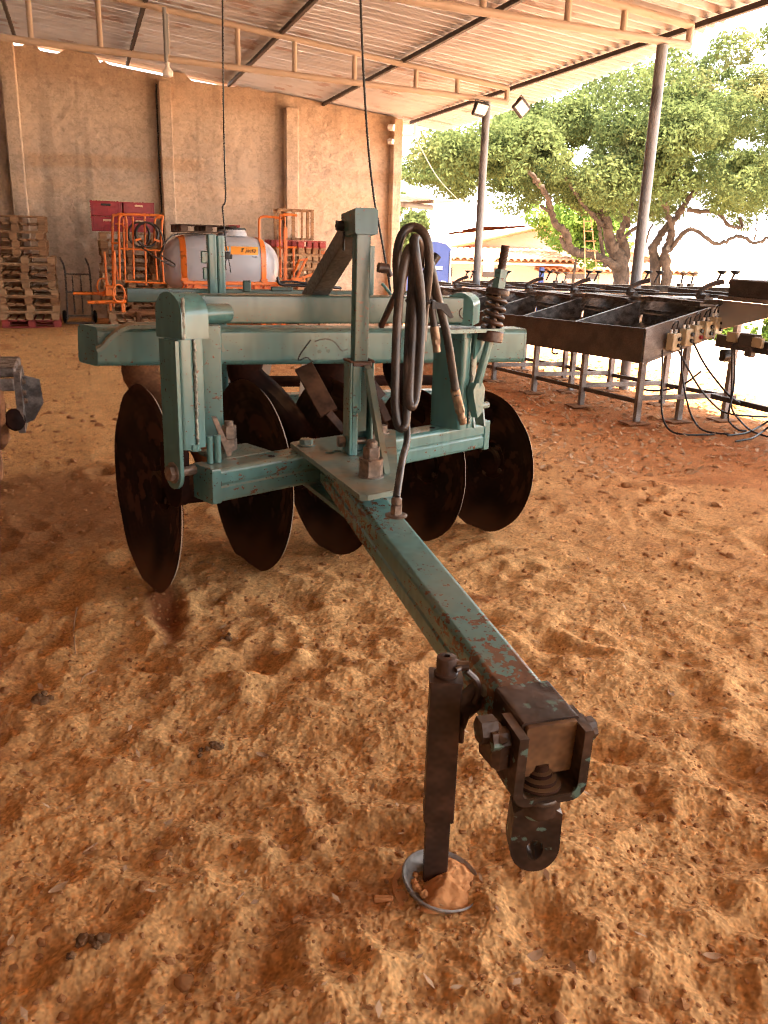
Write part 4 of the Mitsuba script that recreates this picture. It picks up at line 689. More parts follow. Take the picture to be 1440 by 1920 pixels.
part(lp, 'conduit', cat(cyl((ox - .012, 10.9, oz + .0), (ox - .012, 10.9, 3.72), .022, 10), cyl((ox + .016, 10.9, oz + .09), (ox + .016, 10.9, 3.66), .014, 8), cyl((ox - .012, 10.9, oz - .05), (ox - .008, 10.9, oz + .02), .012, 8)), 'm_grey', 40)
part(lp, 'socket', lathe([(.022, 0), (.024, -.055), (.05, -.085), (.056, -.13), (.045, -.15), (0, -.15)], (ox, 10.9, oz + .01), n=20), 'm_white', 40)
for k in range(8): part(lp, 'rib', cbox((ox + .054 * math.cos(k * .785), 10.9 + .054 * math.sin(k * .785), oz - .105), (.008, .008, .06), .001), 'm_white')
cable('wall_wire', [(1.29, 14.97, 3.56), (1.285, 14.985, 3.3), (1.28, 14.985, 2.2), (1.285, 14.98, 1.75), (1.25, 14.93, 1.62), (1.29, 14.92, 1.52), (1.33, 14.93, 1.62), (1.29, 14.93, 1.48), (1.30, 14.93, 1.2)], .012, 'black wire running down the left edge of the second pilaster', 6)
def flood(x, z, rz, tilt, roll_, lab):
    t = thing('floodlight', lab, 'floodlight', None)
    R = Rz(rz) @ trimesh.transformations.rotation_matrix(math.radians(tilt), (1, 0, 0))[:3, :3] @ trimesh.transformations.rotation_matrix(math.radians(roll_), (0, 1, 0))[:3, :3]; o = np.array([x, 11.10, z])
    part(t, 'housing', cbox(o, (.22, .05, .175), .012, R), 'm_black', 30); part(t, 'glass', cbox(o + R @ np.array([0, -.0255, .008]), (.18, .004, .125), .001, R), 'm_lens')
    part(t, 'bracket', cat(cyl(o + R @ np.array([-.115, .0, .0]), o + R @ np.array([-.115, .02, .10]), .006, 6), cyl(o + R @ np.array([.115, .0, .0]), o + R @ np.array([.115, .02, .10]), .006, 6), cyl(o + R @ np.array([-.115, .02, .10]), o + R @ np.array([.115, .02, .10]), .006, 6)), 'm_black')
mat('m_lens', (.66, .60, .55), .25)
flood(5.04, 3.0, 12, 25, 6, 'square floodlight left of the far post, under the truss end')
flood(5.62, 3.06, 2, 22, 38, 'tilted square floodlight right of the far post')
pt = thing('pipe_stub', 'upper of two short white pipe stubs beside the last pilaster', 'pipe', 'pipe stubs at the wall corner'); put(pt, cyl((5.10, 14.93, 3.19), (5.17, 14.86, 3.18), .055, 16), 'm_white', 40)
pt = thing('pipe_stub', 'lower of two short white pipe stubs beside the last pilaster', 'pipe', 'pipe stubs at the wall corner'); put(pt, cyl((5.10, 14.93, 2.97), (5.16, 14.86, 2.965), .045, 16), 'm_white', 40)
wl = thing('wall_bracket', 'pale metal bracket fixed outside the wall corner under the roof', 'bracket'); put(wl, cat(cbox((5.50, 15.1, 3.10), (.30, .05, .04)), cbox((5.64, 15.1, 3.2), (.05, .05, .24)), cbox((5.50, 15.1, 3.28), (.32, .05, .04))), 'm_white')
sg = thing('paper_sign', 'white sheet tied to the far grey post at chest height', 'sign'); o = np.array((5.253, 11.080, 1.079)); put(sg, cbox(o + [.02, -.02, -.0], (.165, .006, .21), .002), 'm_white')
# ---------------------------------------------------------------- sorting machine on legs, at the open side
mat('m_tray', rust((.075, .070, .068), (.21, .20, .195), 22, .15), .33, metal=.35)
mat('m_tray_rust', rust((.030, .025, .024), (.066, .048, .041), 8, .1), .42)
mat('m_leg', rust((.13, .105, .09), (.27, .255, .245), 7, .1), .45)
mat('m_plate', (.42, .40, .38), .3, metal=.4)
mat('m_ctrl', lambda p, n, uv: mix((.38, .31, .19), (.48, .41, .28), fbm(p.x * 20, p.y * 20, p.z * 20, 3)), .5)
sm = thing('sorting_machine', 'long dark steel fruit sorting machine with sloped trays on thin legs', 'sorting machine')
S = lambda x, y, z: np.array([x, y, z - .036 * (y - 5.6)])
YE = 12.0
part(sm, 'front_rim', cat(sq(S(4.0, 5.58, .61), S(4.0, YE, .61), .014, .25, .003), sq(S(3.998, 5.57, .74), S(3.998, YE, .74), .022, .014, .003)), 'm_tray_rust', 25)
side = [(0, -.115), (.62, .095), (.62, .31), (0, .135)]
def divider(y, m_): return part(sm, 'divider', cat(prism(side, S(4.008, y, .605), (1, 0, 0), (0, 0, 1), .010), sq(S(4.0, y, .742), S(4.625, y, .918), .020, .012, .002)), m_, 25)
part(sm, 'end_panel', cat(prism(side, S(4.0, 5.57, .605), (1, 0, 0), (0, 0, 1), .014), sq(S(3.99, 5.57, .742), S(4.63, 5.57, .920), .024, .014, .003), sq(S(3.99, 5.57, .485), S(4.63, 5.57, .695), .03, .02, .003)), 'm_leg', 25)
ys = [6.58, 7.55, 8.5, 9.45, 10.4, 11.35]
for y in ys: divider(y, 'm_tray')
for a, b in zip([5.58] + ys, ys + [YE]): part(sm, 'tray', prism([(0, 0), (.66, .222), (.66, .230), (0, .008)], (S(4.005, (a + b) / 2, .495)), (1, 0, 0), (0, 0, 1), b - a - .012), 'm_tray', 25)
for a, b in zip([5.58] + ys, ys + [YE]):
    c = (a + b) / 2; part(sm, 'chute', cat(prism([(0, 0), (.16, .14), (.16, .15), (0, .012)], S(4.64, c, .79), (1, 0, 0), (0, 0, 1), (b - a) * .999), cbox(S(4.66, c, .76), (.012, (b - a) * .96, .16), .002)), 'm_tray', 25)
    part(sm, 'deck_plate', cbox(S(4.68, c, .957), (.26, (b - a) * .80, .006), .001, Rz(-1)), 'm_plate')
    part(sm, 'bar', cbox(S(4.86, c, 1.0), (.05, (b - a) * .82, .055), .004), 'm_tray_rust')
part(sm, 'edge_beam', sq(S(4.60, 5.5, .945), S(4.60, YE, .945), .02, .035, .002), 'm_tray')
part(sm, 'rod', cyl(S(4.70, 5.6, .990), S(4.70, YE, .990), .011, 8), 'm_tray_rust', 40)
part(sm, 'far_deck', cat(sq(S(5.1, 5.6, .98), S(5.1, YE, .98), .40, .02, .004), sq(S(5.32, 5.6, 1.02), S(5.32, YE, 1.02), .03, .06, .004)), 'm_tray')
def lever(y, x=4.68, far=False):
    t = part(sm, 'lever_bracket', cat(cbox(S(x - .06, y, .925), (.14, .22, .03), .004), wobble(cat(cyl(S(x, y - .05, .96), S(x, y + .05, .96), .045, 14), cyl(S(x + .02, y + .05, .985), S(x + .02, y + .10, .985), .035, 12)).subdivide(), .006, 20),
        tube(spline([S(x, y + .02, .95), S(x - .03, y + .03, 1.02), S(x + .05, y + .0, 1.075), S(x + .12, y - .05, 1.10)], 5), .020, 8)), 'm_tray_rust', 35)
    for dx, dy in ((.10, .02), (.13, -.10)):
        part(t, 'weight_stem', cyl(S(x + dx, y + dy, 1.08), S(x + dx + .03, y + dy - .02, 1.17), .008, 8), 'm_black', 30)
        part(t, 'weight_head', lathe([(.0, 0), (.014, .0), (.036, .018), (.036, .026), (0, .026)], S(x + dx + .03, y + dy - .02, 1.155), n=14), 'm_black', 30)
for y in (5.80, 6.76, 7.74, 8.7, 9.7, 10.7): lever(y)
for y in (7.2, 9.6):
    for dx in (0, .12): part(sm, 'far_weight', cat(cyl(S(5.5 + dx, y, 1.03), S(5.52 + dx, y, 1.16), .008, 8), lathe([(0, 0), (.016, 0), (.045, .02), (.045, .028), (0, .028)], S(5.52 + dx, y, 1.15), n=14), cbox(S(5.5 + dx, y, 1.05), (.05, .05, .05))), 'm_black', 30)
# feeding end towards the right edge
part(sm, 'feed_box', cat(cbox((5.0, 4.55, 1.06), (.80, 1.80, .13), .008)), 'm_tray_rust')
part(sm, 'feed_rim', cat(sq((4.60, 3.6, .985), (4.60, 5.52, .985), .05, .03, .003)), 'm_leg')
part(sm, 'side_skirt', prism([(0, 0), (.90, 0), (.90, -.06), (.62, -.06), (0, -.23)], (4.615, 5.53, .965), (0, -1, 0), (0, 0, 1), .008), 'm_plate')
part(sm, 'lower_beam', sq((4.62, 5.50, .665), (4.62, 3.6, .665), .05, .09, .004), 'm_tray_rust')
# legs, feet, stretchers
LY = [5.67, 6.50, 7.36, 8.25, 9.2, 10.2, 11.2]
def leg(x, y, zt, m_='m_leg'):
    g0 = gz(x, y); part(sm, 'leg', sq((x, y, g0 - .03), (x, y, zt), .045, .045, .003), m_, 25); part(sm, 'foot_plate', cbox((x - .03, y - .02, g0 + .012), (.20, .16, .012), .003), 'm_dirt_steel')
for y in LY:
    z0 = -.036 * (y - 5.6); leg(4.08, y, .50 + z0); leg(4.93, y, .86 + z0)
    part(sm, 'cross_rail', cbox((4.505, y + .01, .20 + z0), (.80, .022, .04), .003), 'm_leg')
leg(4.50, 5.70, .64); leg(4.50, 7.38, .58)
for y in (4.6, 3.7): leg(4.70, y, .95); leg(5.3, y, .95)
part(sm, 'side_rail', sq(S(4.10, 5.67, .17), S(4.10, 11.2, .17), .03, .035, .003), 'm_tray_rust'); part(sm, 'side_rail', sq(S(4.95, 5.60, .19), S(4.95, 11.2, .15), .03, .035, .003), 'm_tray_rust')
part(sm, 'side_rail', sq((4.72, 5.6, .21), (4.72, 3.7, .23), .03, .04, .003), 'm_tray_rust'); part(sm, 'side_rail', sq((5.30, 5.6, .21), (5.30, 3.7, .23), .03, .04, .003), 'm_tray_rust')
for y in (6.9, 7.9): part(sm, 'hook', tube(spline([S(3.985, y, .50), S(3.98, y, .455), S(3.98, y - .06, .445), S(3.98, y - .10, .455)], 4), .007, 7), 'm_black')
def ctrl(c, k, R):
    b = part(sm, 'control_box', cbox(c, (.098, .065, .128), .006, R), 'm_ctrl', 25)
    for dz in (.022, -.026): part(b, 'push_button', cyl(c + R @ np.array([.018, -.030, dz]), c + R @ np.array([.018, -.048, dz]), .015, 14), 'm_black' if k != 2 or dz > 0 else 'm_crate', 30)
    part(b, 'slot', cbox(c + R @ np.array([0, -.0, .0645]), (.04, .014, .003), .0005, R), 'm_black'); part(b, 'gland', cat(*[cyl(c + R @ np.array([s * .03, .01, .062]), c + R @ np.array([s * .03, .01, .092]), .010, 10) for s in (-1, 1)]), 'm_white', 30)
    part(b, 'lead', tube(spline([c + R @ np.array([-.03, .01, .09]), c + R @ np.array([-.02, .0, .135]), c + R @ np.array([.025, 0, .15]), c + R @ np.array([.035, .01, .09])], 6), .006, 7), 'm_black', 50)
for k, (px_, pz_, py_) in enumerate(((4.215, .655, 5.51), (4.325, .690, 5.51), (4.415, .715, 5.52), (4.505, .745, 5.52), (4.59, .775, 5.52))): ctrl(np.array([px_, py_, pz_]), k, Rz(18))
part(sm, 'motor_switch', cat(cbox((4.62, 5.40, .56), (.07, .07, .09), .01), cyl((4.62, 5.36, .56), (4.56, 5.36, .56), .035, 14)), 'm_black', 30)
part(sm, 'motor_switch', cat(cbox((4.60, 5.14, .70), (.09, .16, .10), .012), cbox((4.58, 5.10, .63), (.06, .07, .08), .01)), 'm_tray_rust', 30)
part(sm, 'junction_box', cbox((4.575, 5.30, .71), (.03, .10, .07), .004), 'm_ctrl'); part(sm, 'junction_box', cbox((4.565, 5.02, .70), (.03, .10, .07), .004), 'm_ctrl')
def pcable(pts, lab): cable('power_cable', pts, .0075, lab, 7)
pcable([(4.116, 5.500, 0.597), (4.151, 5.500, 0.337), (4.145, 5.447, 0.120), (4.135, 5.328, 0.020), (4.158, 5.178, 0.010), (4.395, 5.132, 0.010)], 'power cable dropping from the leftmost control box to the ground')
pcable([(4.280, 5.500, 0.628), (4.324, 5.500, 0.416), (4.349, 5.450, 0.238), (4.467, 5.482, 0.060), (4.396, 5.243, 0.015), (4.514, 5.099, 0.012)], 'power cable dropping from the second control box')
pcable([(4.256, 5.500, 0.600), (4.327, 5.450, 0.464), (4.455, 5.400, 0.285), (4.687, 5.455, 0.130), (4.778, 5.373, 0.100), (5.021, 5.293, 0.090)], 'long slack power cable slanting right between the machine legs')
pcable([(4.382, 5.500, 0.659), (4.427, 5.400, 0.510), (4.491, 5.300, 0.382), (4.560, 5.200, 0.275), (4.752, 5.245, 0.200), (4.799, 5.017, 0.200)], 'upper slack power cable slanting to the right edge')
pcable([(4.496, 5.200, 0.672), (4.546, 5.200, 0.376), (4.573, 5.200, 0.206), (4.846, 5.413, 0.060), (4.754, 5.150, 0.020), (4.751, 4.922, 0.012)], 'vertical cable bundle below the motor switch, running to the ground')
pcable([(4.515, 5.200, 0.672), (4.566, 5.200, 0.375), (4.515, 5.150, 0.184), (4.729, 5.377, 0.050), (4.694, 5.225, 0.015), (4.741, 5.191, 0.012)], 'looped cable next to the vertical cable bundle')
pcable([(4.466, 5.071, 0.012), (4.683, 5.124, 0.012), (4.902, 5.234, 0.030), (4.973, 5.186, 0.100)], 'dark cable curling on the ground at the right edge')
pcable([(4.383, 4.887, 0.012), (4.557, 4.924, 0.020), (4.773, 5.060, 0.030), (4.813, 5.010, 0.100)], 'lowest dark cable on the ground at the right edge')
pcable([(4.199, 5.900, 0.238), (4.349, 5.800, 0.229), (4.496, 5.700, 0.289), (4.496, 5.500, 0.425)], 'black cable sagging behind the near leg of the machine')
# ---------------------------------------------------------------- trees and shrubs
mat('m_bark', rust((.035, .025, .02), (.085, .062, .048), 5, 0), .9, bump=lambda p, n, uv: .02 * fbm(p.x * 12, p.y * 12, p.z * 3, 4), eps=4e-3)
def leafmat(name, a, b, c, s):
    f = lambda p, n, uv: mix(mix(a, b, fbm(p.x * s, p.y * s, p.z * s, 3)), c, smoothstep(.60, .80, fbm(p.x * s * .8 + 9, p.y * s * .8, p.z * s * .8, 3))) * (.6 + .8 * noise(p.x * 9, p.y * 9, p.z * 9))
    scene[name] = {'type': 'principledthin', 'base_color': proc(f), 'roughness': .45, 'diff_trans': 0.8, 'spec_trans': 0.0, 'eta': 1.4}
leafmat('m_leaf', (.085, .118, .042), (.13, .165, .066), (.20, .195, .08), .7)
leafmat('m_leaf_bright', (.10, .18, .04), (.18, .28, .06), (.30, .32, .08), 1.0)
def leaves(centres, radii, n, size, seed, flat=.75, hole=.42):
    """leaf blades through the shells of many overlapping clumps"""
    r = np.random.default_rng(seed); k = r.choice(len(centres), n, p=(radii ** 2) / (radii ** 2).sum())
    d = r.normal(size=(n, 3)); d /= np.linalg.norm(d, axis=1, keepdims=True); rad = radii[k] * r.uniform(.35, 1.0, n) ** .55
    P = centres[k] + d * rad[:, None] * np.array([1, 1, flat])
    keep = meshkit.fbm(P * 1.1, 3, seed) > hole; P = P[keep]; n = len(P); d = d[keep]
    nn = d * .5 + r.normal(size=(n, 3)) * .6 + np.array([0, 0, .5]); nn /= np.linalg.norm(nn, axis=1, keepdims=True)
    u = np.cross(nn, r.normal(size=(n, 3))); u /= np.linalg.norm(u, axis=1, keepdims=True); v = np.cross(nn, u)
    L = size * r.uniform(.6, 1.35, (n, 1)); u, v = u * L * .5, v * L * .24
    V = np.stack([P - u, P + v - u * .1, P + u, P - v - u * .1], 1).reshape(-1, 3); i = np.arange(n) * 4
    return mesh(V, np.vstack([np.stack([i, i + 1, i + 2], 1), np.stack([i, i + 2, i + 3], 1)]))
def limb(pts, r0, r1, n=9):
    P = spline(pts, n); q = np.linspace(r0, r1, len(P)) * .60
    return wobble(tube(P + .014 * rng.normal(size=P.shape), q * (1 + .10 * rng.normal(size=len(P))), 11), .05 * min(1, r0 * 4), 3.0, 5)
tr_ = thing('shade_tree', 'broad many stemmed shade tree with glossy green leaves beyond the sorting machine', 'tree')
tg = gz(14.7, 21.5)
bs = np.array([14.55, 21.6, tg - .1])
part(tr_, 'trunk', cat(limb([bs, (14.367, 21.600, 0.882), (14.103, 21.600, 1.308), (13.797, 21.500, 1.865), (13.497, 21.400, 2.405), (13.173, 21.300, 3.194)], .42, .14), limb([bs + [.2, .2, 0], (14.638, 21.800, 1.173), (14.440, 21.800, 1.744), (14.693, 21.900, 2.324), (14.975, 22.000, 3.326)], .30, .10)), 'm_bark', 50)
part(tr_, 'trunk', cat(limb([bs + [1.5, .1, -.05], (15.588, 21.700, 1.051), (15.481, 21.700, 1.414), (15.702, 21.600, 1.855), (16.010, 21.500, 2.294), (16.446, 21.300, 3.081)], .26, .11), limb([bs + [1.9, .0, -.05], (15.730, 21.400, 1.062), (15.740, 21.300, 1.570), (15.608, 21.200, 2.063), (14.921, 21.000, 2.996)], .26, .10), limb([(15.610, 21.600, 0.907), (15.709, 21.500, 1.088), (15.776, 21.400, 1.237)], .16, .12)), 'm_bark', 50)
for pts, a, b in (([(14.310, 21.500, 0.812), (13.330, 21.300, 1.181), (12.592, 21.200, 1.276), (12.278, 21.100, 1.678), (11.835, 21.000, 1.998), (11.615, 20.900, 2.382), (11.146, 20.600, 2.800), (10.580, 20.300, 3.129)], .22, .09), ([(12.847, 21.200, 1.213), (12.336, 21.200, 1.379), (12.182, 21.200, 1.607)], .12, .09), ([(11.734, 21.000, 2.219), (11.468, 20.900, 2.285), (11.366, 20.900, 2.372)], .08, .05), ([(13.547, 21.400, 1.994), (12.969, 21.200, 2.311), (12.487, 21.000, 2.619), (11.806, 20.600, 3.085)], .12, .06), ([(14.392, 21.700, 1.600), (14.722, 21.600, 1.895), (14.909, 21.300, 2.180), (15.238, 21.000, 2.601)], .10, .05), ([(14.673, 21.800, 1.966), (14.566, 22.000, 2.463), (14.277, 22.200, 3.022)], .13, .06),
        ([(15.791, 21.300, 1.355), (15.890, 21.000, 1.789), (16.123, 20.800, 1.923), (16.774, 20.600, 1.576), (17.291, 20.400, 1.790), (17.784, 20.200, 1.636), (18.109, 20.000, 1.857)], .10, .06), ([(17.680, 20.200, 1.704), (17.701, 20.200, 2.055), (17.756, 20.300, 2.406)], .03, .02), ([(16.117, 21.200, 2.434), (16.794, 20.800, 2.381), (17.039, 20.600, 2.106), (17.426, 20.500, 2.006), (17.414, 20.600, 2.330)], .09, .06), ([(15.316, 21.600, 2.057), (15.191, 21.600, 1.696), (15.085, 21.600, 1.188)], .04, .05), ([(13.770, 21.400, 0.877), (13.564, 21.400, 1.578), (13.347, 21.400, 2.262), (12.995, 21.200, 2.782)], .09, .07)): part(tr_, 'limb', limb(pts, a, b), 'm_bark', 50)
r5 = np.random.default_rng(21); CC, RR = [], []
XT = np.array([8.0, 9.0, 10.1, 11.2, 12.4, 13.6, 14.9, 16.3, 17.7, 19.0, 20.5, 22.0]); ZT = np.array([3.6, 4.0, 4.4, 5.0, 5.7, 6.3, 6.6, 6.75, 6.5, 6.2, 5.6, 5.0]); ZB = np.array([2.9, 2.5, 2.45, 2.35, 2.3, 2.35, 2.3, 2.25, 2.1, 2.1, 2.3, 2.6])
for q in range(170):
    x = r5.uniform(8.2, 22.0); zt, zb = np.interp(x, XT, ZT), np.interp(x, XT, ZB); rr_ = r5.uniform(.55, 1.05); e = max(.2, 1 - ((x - 15.2) / 7.2) ** 2)
    CC.append((x, 20.8 + r5.uniform(-3.6, 3.6) * math.sqrt(e), r5.uniform(zb + rr_ * .5, max(zb + rr_ * .55, zt - rr_ * .6)))); RR.append(rr_)
part(tr_, 'crown', leaves(np.array(CC), np.array(RR), 330000, .120, 3, .8, .492), 'm_leaf', False)
ld = thing('ladder', 'thin wooden ladder leaning against the tree trunk', 'ladder')
lb = [np.array((13.402, 20.900, 0.718)), np.array((12.996, 21.100, 2.108)), np.array((13.201, 20.900, 0.715)) - [.25, 0, 0], np.array((12.866, 21.100, 2.103)) - [.08, 0, 0]]
part(ld, 'rail', sq(lb[0] - [0, 0, .7], lb[1], .03, .03), 'm_wood_pale'); part(ld, 'rail', sq(lb[2] - [0, 0, .7], lb[3], .03, .03), 'm_wood_pale')
for t in np.linspace(.05, .95, 6): part(ld, 'rung', cyl(lb[0] * (1 - t) + lb[1] * t, lb[2] * (1 - t) + lb[3] * t, .016, 8), 'm_wood')
def bush(key, c, R, n, size, lab, m_, seed, cat_='shrub', stem=True, group=None):
    t = thing(key, lab, cat_, group); r = np.random.default_rng(seed); c = np.array(c, float); R = np.array(R, float)
    cc = c + r.uniform(-1, 1, (14, 3)) * R * .6; part(t, 'crown' if cat_ == 'tree' else 'foliage', leaves(cc, r.uniform(.35, .6, 14) * R.min(), n, size, seed, .9, .40), m_, False)
    if stem: part(t, 'trunk' if cat_ == 'tree' else 'stem', limb([(c[0], c[1], gz(c[0], c[1]) - .1), c - [0, 0, R[2] * .3], c + [.1, 0, R[2] * .4]], .12, .04), 'm_bark', 50)
bush('small_tree', (7.15, 19.5, 1.75), (.6, .8, 1.0), 2600, .15, 'yellow green small tree right behind the shed wall corner', 'm_leaf', 5, 'tree')
bush('garden_tree', (18.587, 31.000, 1.872), (2.2, 2, 1.7), 9000, .22, 'bright green tree behind the big trunk, beyond the pink house', 'm_leaf_bright', 6, 'tree')
for q, xx in enumerate((24.0, 26.0, 28.2, 30.5, 32.5)):
    ordn = ('leftmost', 'second from left', 'middle', 'fourth from left', 'rightmost')[q]
    bush('hedge_shrub', (xx, 32.5 + q * .2, gz(xx, 32.5) + .85), (1.3, 1.0, .9), 5000, .20, f'yellow green shrub, {ordn} in the sunlit row beyond the pale canopy', 'm_leaf_bright', 60 + q, 'shrub', True, 'shrubs beyond the canopy')
# ---------------------------------------------------------------- buildings beyond
mat('m_pink', lambda p, n, uv: mix((.58, .41, .34), (.68, .50, .42), fbm(p.x * .8, p.y * .8, p.z * 1.5, 4)), .9)
mat('m_tile', lambda p, n, uv: mix((.46, .22, .13), (.60, .33, .21), fbm(p.x * 1.5, p.y * 6, p.z * 6, 4)) * (.75 + .5 * noise(p.x * 5, p.y * 3, p.z * 3)), .8)
mat('m_blue', (.012, .045, .22), .5); mat('m_blue_box', lambda p, n, uv: mix((.010, .022, .10), (.018, .034, .13), fbm(p.x * 3, p.y * 3, p.z * 3, 3)), .5)
mat('m_dark_window', (.06, .045, .04), .3)
def tile_roof(owner, o, ux, uy, nx, ny, w, l, name='roof_tile'):
    """barrel tiles from the eave o: columns along ux, rows up the slope uy"""
    ux, uy = unit(ux), unit(uy); nz = np.cross(ux, uy); nz = nz if nz[2] > 0 else -nz; a = np.linspace(0, math.pi, 6); ks = []
    src = {}
    for i in range(nx):
        for j in range(ny):
            base = np.asarray(o) + ux * (i + .5) * w + uy * j * l * .88 + nz * (.012 * (j % 2))
            ring = lambda q, s: base + uy * q + (w * .5 * s) * np.cos(a)[:, None] * ux + (w * .42 * s) * np.sin(a)[:, None] * nz
            V = np.vstack([ring(0, 1.0), ring(l, .86), ring(0, .86)]); f = []
            for k in range(5): f += [[k, k + 1, k + 7], [k, k + 7, k + 6], [k, k + 12, k + 13], [k, k + 13, k + 1]]
            ks.append(mesh(V, f))
    return ks
hs = thing('pink_house', 'low pink house with orange tiled porch roof and blue posts beyond the yard', 'house')
HY, gy = 34.0, gz(14.5, 33)
Lp, Ap = np.array([12.9, HY, .95]), np.array([18.8, HY, 2.25]); Rp = np.array([24.8, HY, .95])
part(hs, 'gable_wall', prism([(Lp[0] + .4, gy - .3), (Rp[0] - .4, gy - .3), (Rp[0] - .4, Rp[2]), (Ap[0], Ap[2] - .1), (Lp[0] + .4, Lp[2])], (0, HY + .15, 0), (1, 0, 0), (0, 0, 1), .3), 'm_pink', 25)
rl = part(hs, 'roof', cat(prism([(Lp[0] - .3, Lp[2] - .07), (Ap[0], Ap[2]), (Rp[0] + .3, Rp[2] - .07), (Rp[0] + .3, Rp[2] - .15), (Ap[0], Ap[2] - .08), (Lp[0] - .3, Lp[2] - .15)], (0, HY + 3.2, 0), (1, 0, 0), (0, 0, 1), 7.2)), 'm_tile', 25)
for k in range(22):
    t0 = k / 22; p0 = Lp + [-.3, -.42, -.02]; p1 = Ap + [0, -.42, .04]; a = p0 * (1 - t0) + p1 * t0; b = p0 * (1 - t0 - .052) + p1 * (t0 + .052)
    part(rl, 'tile', tube([a, b], [.105, .09], 8), 'm_tile', 50)
PY = 31.2; ez = .80; pw = .30
pr = part(hs, 'porch_roof', prism([(0, 0), (2.85, .42), (2.85, .36), (0, -.06)], (15.4, PY, ez - .02), (0, 1, 0), (0, 0, 1), 6.9), 'm_wood', 25)
tl = tile_roof(hs, (11.95, PY - .05, ez), (1, 0, 0), (0, 2.85, .42), 24, 5, .2875, .66)
for m in tl: part(pr, 'tile', m, 'm_tile', 50)
part(hs, 'fascia', cbox((15.4, PY - .03, ez - .10), (6.9, .04, .07)), 'm_white')
part(hs, 'front_wall', cbox((17.5, PY + 1.6, (ez + gy) / 2 - .1), (10.6, .2, ez - gy + .1)), 'm_pink')
part(hs, 'dado', cbox((14.2, PY + 1.47, gy + .35), (4.0, .05, 1.0)), 'm_blue')
for x0, x1 in ((12.95, 14.0), (15.35, 16.3), (19.2, 20.8)): part(hs, 'window', cbox(((x0 + x1) / 2, PY + 1.48, .30), (x1 - x0, .06, .34), .004), 'm_dark_window')
for x in (12.25, 17.3): part(hs, 'porch_post', cbox((x, PY + .15, (ez + gy) / 2 - .15), (.16, .16, ez - gy - .1)), 'm_blue')
part(hs, 'corner_post', cbox((11.95, PY + .3, (ez + gy) / 2 - .15), (.14, .14, ez - gy - .1)), 'm_white')
h2 = thing('long_house', 'long low house with weathered terracotta roof behind the tree trunks', 'house')
g2 = gz(22, 33)
part(h2, 'wall', cbox((21.6, 34.6, (g2 + .55) / 2), (7.0, .2, .55 - g2 + .4)), 'm_pink'); part(h2, 'post', cbox((22.1, 32.6, (g2 + .5) / 2), (.18, .18, .5 - g2 + .2)), 'm_blue')
rr2 = part(h2, 'roof', prism([(0, 0), (3.0, .50), (3.0, .42), (0, -.06)], (21.5, 32.0, .42), (0, 1, 0), (0, 0, 1), 7.6), 'm_wood')
for m in tile_roof(h2, (17.7, 31.95, .45), (1, 0, 0), (0, 3.0, .50), 24, 5, .315, .69): part(rr2, 'tile', m, 'm_tile', 50)
cn = thing('canopy', 'pale flat canopy on thin posts at the right edge of the yard', 'canopy'); gc = gz(27, 28)
part(cn, 'roof', cbox((28.5, 28.6, .30), (7.5, 2.6, .10), .02), 'm_white')
for x in (25.0, 27.2, 29.6): part(cn, 'post', cbox((x, 27.5, (gc + .25) / 2), (.10, .10, .25 - gc)), 'm_white')
bb = thing('blue_container', 'dark blue steel container standing between the shed wall and the pink house', 'container'); gb = gz(11.6, 28.5)
part(bb, 'body', sweep([(-1.1, 0), (1.1, 0), (1.1, 2.35), (.9, 2.52), (.5, 2.60), (-.5, 2.60), (-.9, 2.52), (-1.1, 2.35)], (11.05, 28.5, gb), (11.05, 31.5, gb)), 'm_blue_box', 25)
part(bb, 'sign', cbox((11.55, 28.49, gb + 1.72), (.55, .02, .12)), 'm_white'); part(bb, 'valve', cbox((11.9, 28.48, gb + 1.20), (.16, .03, .18), .05), 'm_white'); part(bb, 'door_frame', cbox((12.12, 28.47, gb + 1.2), (.06, .04, 2.2)), 'm_grey')
up = thing('utility_pole', 'thin grey utility pole far beyond the yard', 'pole'); o = (17.463, 40.000, 1.096); put(up, cat(cyl((o[0], 40, -2.5), (o[0] + .05, 40, 5.5), .10, 10), cyl((o[0], 40, 4.4), (o[0] + .5, 40, 4.4), .04, 6)), 'm_post', 40)
ln = thing('lean_to_roof', 'small corrugated lean-to roof on a grey pipe, jutting from behind the shed wall', 'roof')
xs_, ys_ = np.meshgrid(np.linspace(3.0, 7.15, 8), np.linspace(16.2, 18.4, 64), indexing='ij'); zs_ = 2.13 + .05 * (7.15 - xs_) + .02 * np.sin(ys_ * 2 * np.pi / .177)
i, j = np.meshgrid(np.arange(7), np.arange(63), indexing='ij'); a = i * 64 + j
part(ln, 'sheet', mesh(np.stack([xs_ - (ys_ - 16.2) * .12, ys_, zs_], -1).reshape(-1, 3), np.vstack([np.stack([a, a + 64, a + 65], -1).reshape(-1, 3), np.stack([a, a + 65, a + 1], -1).reshape(-1, 3)])), 'm_sheet', True)
part(ln, 'pipe', cyl((3.0, 16.9, 2.25), (6.75, 16.9, 2.02), .05, 12), 'm_post', 40); part(ln, 'purlin', sq((6.5, 16.3, 2.11), (6.3, 18.3, 2.11), .05, .05), 'm_purlin'); part(ln, 'post', cyl((3.6, 17, -.3), (3.6, 17, 2.2), .06, 12), 'm_post', 40)
# overhead wires towards the pole
cable('overhead_wire', [(5.6, 15.1, 3.15), (7.4, 18, 2.55), (10, 21.5, 2.0), (13, 26, 1.95)], .010, 'thin grey overhead wire from the shed corner into the tree', 6, 'm_grey', 'wire')
